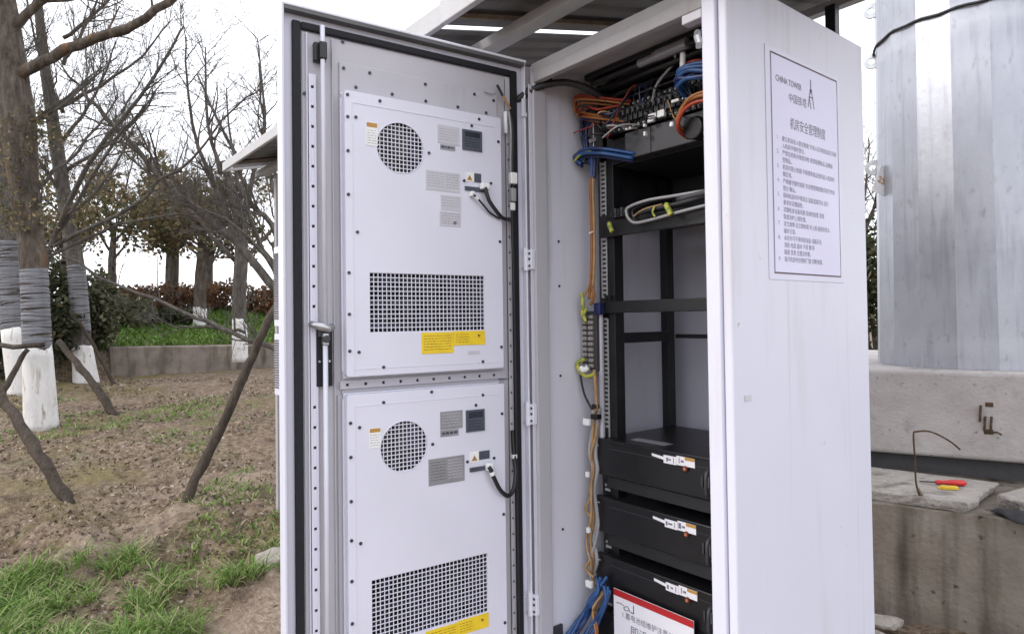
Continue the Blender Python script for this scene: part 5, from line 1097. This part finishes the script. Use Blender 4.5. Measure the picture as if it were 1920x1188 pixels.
tb = thing('terminal_strip', (.07, .21, -.17), 'two-column brass terminal strip on the left inner wall', 'terminal strip')
part('base', lambda b: b.box(.036, .104, .208, .222, -.175, .025), 'greymetal', tb, .002)
part('rear_plate', lambda b: b.box(.099, .112, .2225, .232, -.40, .02), 'pale', tb, .001)
for q in range(10):
    for x in (.054, .083):
        z = .005 - q * .0182; tm = part('terminal', lambda b: b.box(x - .008, x + .008, .198, .2078, z - .0065, z + .0065), 'brass', tb, .0015)
        part('terminal_screw', lambda b: b.cyl((x, .198, z), (x, .193, z), .0052, 8), 'zinc', tm, 0)
bundle('yellow_loop', 'yellow earth wire looped below the terminal strip', [([(.112, .19, -.182), (.082, .182, -.193), (.052, .178, -.176), (.043, .178, -.15), (.072, .182, -.135)], .0072, 'yelc'), ([(.09, .18, -.162), (.075, .174, -.172), (.062, .176, -.165)], .010, 'white'), ([(.108, .19, -.17), (.110, .195, -.24), (.107, .2, -.308)], .006, 'tan'), ([(.045, .185, -.17), (.058, .19, -.25), (.09, .2, -.31)], .004, 'blackc')], 'wire')
low = [(.100, .2, -.300), (.089, .2, -.363), (.080, .2, -.454), (.088, .2, -.506), (.072, .2, -.58), (.084, .2, -.666), (.068, .2, -.741), (.080, .2, -.809), (.064, .2, -.86), (.093, .2, -.885)]
bundle('tan_loops', 'tan and grey cables looping beside the battery stack', [(low, .0052, 'tan'), (jit(low, .009), .0045, 'tan'), ([(p[0] + .006, p[1] + .012, p[2]) for p in low], .008, 'greyc'), (jit(low, .007), .005, 'greyc'), ([(.082, .19, -.60), (.062, .185, -.64), (.085, .19, -.66)], .0045, 'tan'), ([(.085, .19, -.80), (.058, .185, -.835), (.092, .19, -.86)], .005, 'tan')])
cl0 = None
for q, (z, lbx) in enumerate(((-.344, 'white cable clip level with the open shelf'), (-.518, 'white cable clip beside the topmost battery gap'), (-.702, 'white cable clip beside the second battery gap'), (-.879, 'white cable clip above the blue cable bundle'))):
    mb = MB(); mb.box(.070, .098, .170, .182, z - .011, z + .011) if q in (0, 3) else mb.box(.076, .090, .172, .182, z - .009, z + .009)
    obj('cable_clip', mb, 'white', label=lbx, cat='cable clip', group='white cable clips', bevel=.002)
mb = MB(); mb.box(.088, .118, .188, .212, -.335, -.318); mb.box(.092, .112, .19, .21, -.300, -.285); obj('cable_clamp', mb, 'blackp', label='black clamp holding the cables by the open shelf', cat='clamp', bevel=.003)
mb = MB(); mb.box(.094, .122, .205, .228, .012, .052); obj('cable_clamp', mb, 'navy', label='navy clamp on the post at the end of the cross bar', cat='clamp', bevel=.003)
bb = [(.124, .19, -.85), (.118, .18, -.89), (.100, .172, -.93), (.063, .165, -.992), (.010, .08, -1.075), (.04, .05, -1.09)]
bb = [(p[0] if p[0] > .035 else .04, p[1], p[2]) for p in bb]
bundle('blue_cable_bundle', 'thick bundle of blue cables fanning out at the lower left of the rack', [(jit(bb, .007), .0062, 'blue') for _ in range(6)] + [(jit([(p[0] + .04, p[1], p[2] - .02) for p in bb], .006), .006, 'blue') for _ in range(3)] + [(jit(bb, .008), .005, 'navy')])
yb = [(.131, .19, -.891), (.112, .175, -.94), (.105, .17, -.969), (.118, .17, -1.025), (.12, .17, -1.09)]
bundle('brown_wires', 'tan and red wires beside the red-topped card', [(yb, .005, 'tan'), (jit(yb, .006), .0045, 'tan'), ([(.115, .175, -.97), (.110, .17, -1.0), (.118, .17, -1.05)], .005, 'rust'), (jit(yb, .006), .004, 'orange')], 'wires')
bt = [(.498, .185, .642), (.503, .14, .656), (.516, .118, .666), (.548, .112, .670), (.60, .115, .662), (.665, .13, .640)]
bundle('blue_cables', 'thick arch of blue cables at the upper right behind the frame', [(jit([(p[0] + .002 * k, p[1], p[2] + .0085 * (k - 2)) for p in bt], .0035), .0068, 'blue' if k != 1 else 'navy') for k in range(5)])
rt = [(.480, .2, .66), (.501, .15, .700), (.55, .14, .706), (.60, .14, .690), (.66, .15, .66)]
bundle('red_cables', 'red and orange cables over the blue arch at the upper right', [(rt, .0065, 'rust'), ([(p[0], p[1], p[2] - .010) for p in rt], .006, 'orange'), ([(.528, .13, .735), (.530, .125, .690)], .008, 'white')])
orr = [(.66, .12, .565), (.617, .115, .590), (.567, .11, .592), (.528, .115, .572), (.508, .13, .540), (.505, .18, .525)]
bundle('orange_cables', 'orange cables hanging round the black cylinder at the right', [(orr, .006, 'orange'), ([(p[0], p[1], p[2] - .014) for p in orr], .0055, 'rust'), (jit(orr, .005), .005, 'orange'), ([(.502, .11, .545), (.500, .11, .533)], .006, 'white')])
bundle('grey_cable', 'single grey cable rising from the breakers to the lamp bar', [([(.475, .16, .765), (.457, .19, .752), (.420, .2, .735), (.397, .195, .715), (.380, .19, .69), (.366, .195, .655)], .0042, 'greyc')], 'cable')
sh = [(.62, .20, .318), (.548, .195, .314), (.447, .192, .306), (.358, .19, .297), (.295, .192, .296), (.268, .195, .309), (.254, .197, .330), (.262, .197, .349), (.338, .197, .360), (.448, .198, .358), (.549, .2, .356), (.62, .205, .35)]
tg_ = []
for q in range(26):
    xa = random.uniform(.12, .60); xb = xa + random.uniform(-.16, .16); za, zb_ = random.uniform(.60, .70), random.uniform(.58, .76); ym = random.uniform(.15, .19)
    tg_.append(([(xa, .215, za), (xa + (xb - xa) * .25, ym, za + random.uniform(-.03, .03)), (xa + (xb - xa) * .7, ym - .005, (za + zb_) / 2 - random.uniform(0, .05)), (xb, .205, zb_), (xb + random.uniform(-.02, .02), .24, zb_ + .01)], random.uniform(.0016, .0034), random.choice(('blackc', 'blackc', 'blackc', 'greyc', 'greymetal', 'navy', 'rust', 'tan', 'blackc'))))
bundle('patch_leads', 'tangle of thin black and grey leads across the breaker rows at the top', tg_)
bundle('shelf_cables', 'grey cables with yellow tags looped along the shelf front', [(sh, .0048, 'greyc'), ([(p[0] + .015, p[1] + .012, p[2] - .004) for p in sh], .004, 'blackc'), ([(.30, .2, .325), (.36, .195, .330), (.45, .2, .333), (.56, .205, .345)], .008, 'blackc'), ([(.28, .198, .318), (.33, .192, .333), (.40, .19, .338)], .003, 'tan'), ([(.45, .2, .345), (.56, .2, .352)], .010, 'greymetal'),
    ([(.418, .186, .335), (.432, .180, .315), (.440, .180, .300)], .0085, 'yelc'), ([(.376, .186, .335), (.370, .182, .318), (.378, .184, .303)], .0032, 'yelc'), ([(.168, .21, .312), (.176, .205, .297), (.185, .205, .282)], .0080, 'yelc')])
for q in range(6):
    x = .178 + q * .0135; mb = MB(); mb.box(x, x + .010, .205, .2255, .326, .352 + .004 * (q % 2)); mb.box(x + .003, x + .007, .202, .2048, .334, .344)
    obj('fibre_adapter', mb, 'greymetal' if q % 2 else 'blackp', label='small dark adapter plugged side by side at the left end of the shelf', cat='adapter', group='adapters on the shelf', bevel=.001)

# ------------------------------------------------------------------ neighbouring cabinet under the canopy
nb_ = thing('telecom_cabinet', (-1.27, .37, ZB), 'second white cabinet behind the open door, only its louvred hoods showing', 'cabinet')
part('body', lambda b: b.box(-1.66, -.88, .0, DP, ZB, T), 'paint', nb_, .006)
part('door', lambda b: b.box(-1.655, -.885, -.03, -.001, ZB + .02, T - .02), 'paint', nb_, .004)
for (z0, z1) in ((-.02, .372), (-.355, -.055)):
    hd = part('louvre_hood', lambda b: b.box(-1.612, -.93, -.285, -.0305, z0, z1), 'paint', nb_, .006)
    def fl_(b):
        n = int((z1 - z0 - .06) / .012)
        for i in range(n):
            z = z0 + .035 + i * .012; b.add([(-1.600, -.2858, z), (-.94, -.2858, z), (-.94, -.2945, z + .009), (-1.600, -.2945, z + .009), (-1.600, -.2870, z + .0098), (-.94, -.2870, z + .0098)], [(0, 1, 2, 3), (3, 2, 5, 4)])
    part('louvres', fl_, 'silver', hd, 0, recalc=False, kind='stuff')
part('link_panel', lambda b: b.box(-1.600, -.94, -.26, -.0306, -.0545, -.0205), 'paint', nb_, 0)
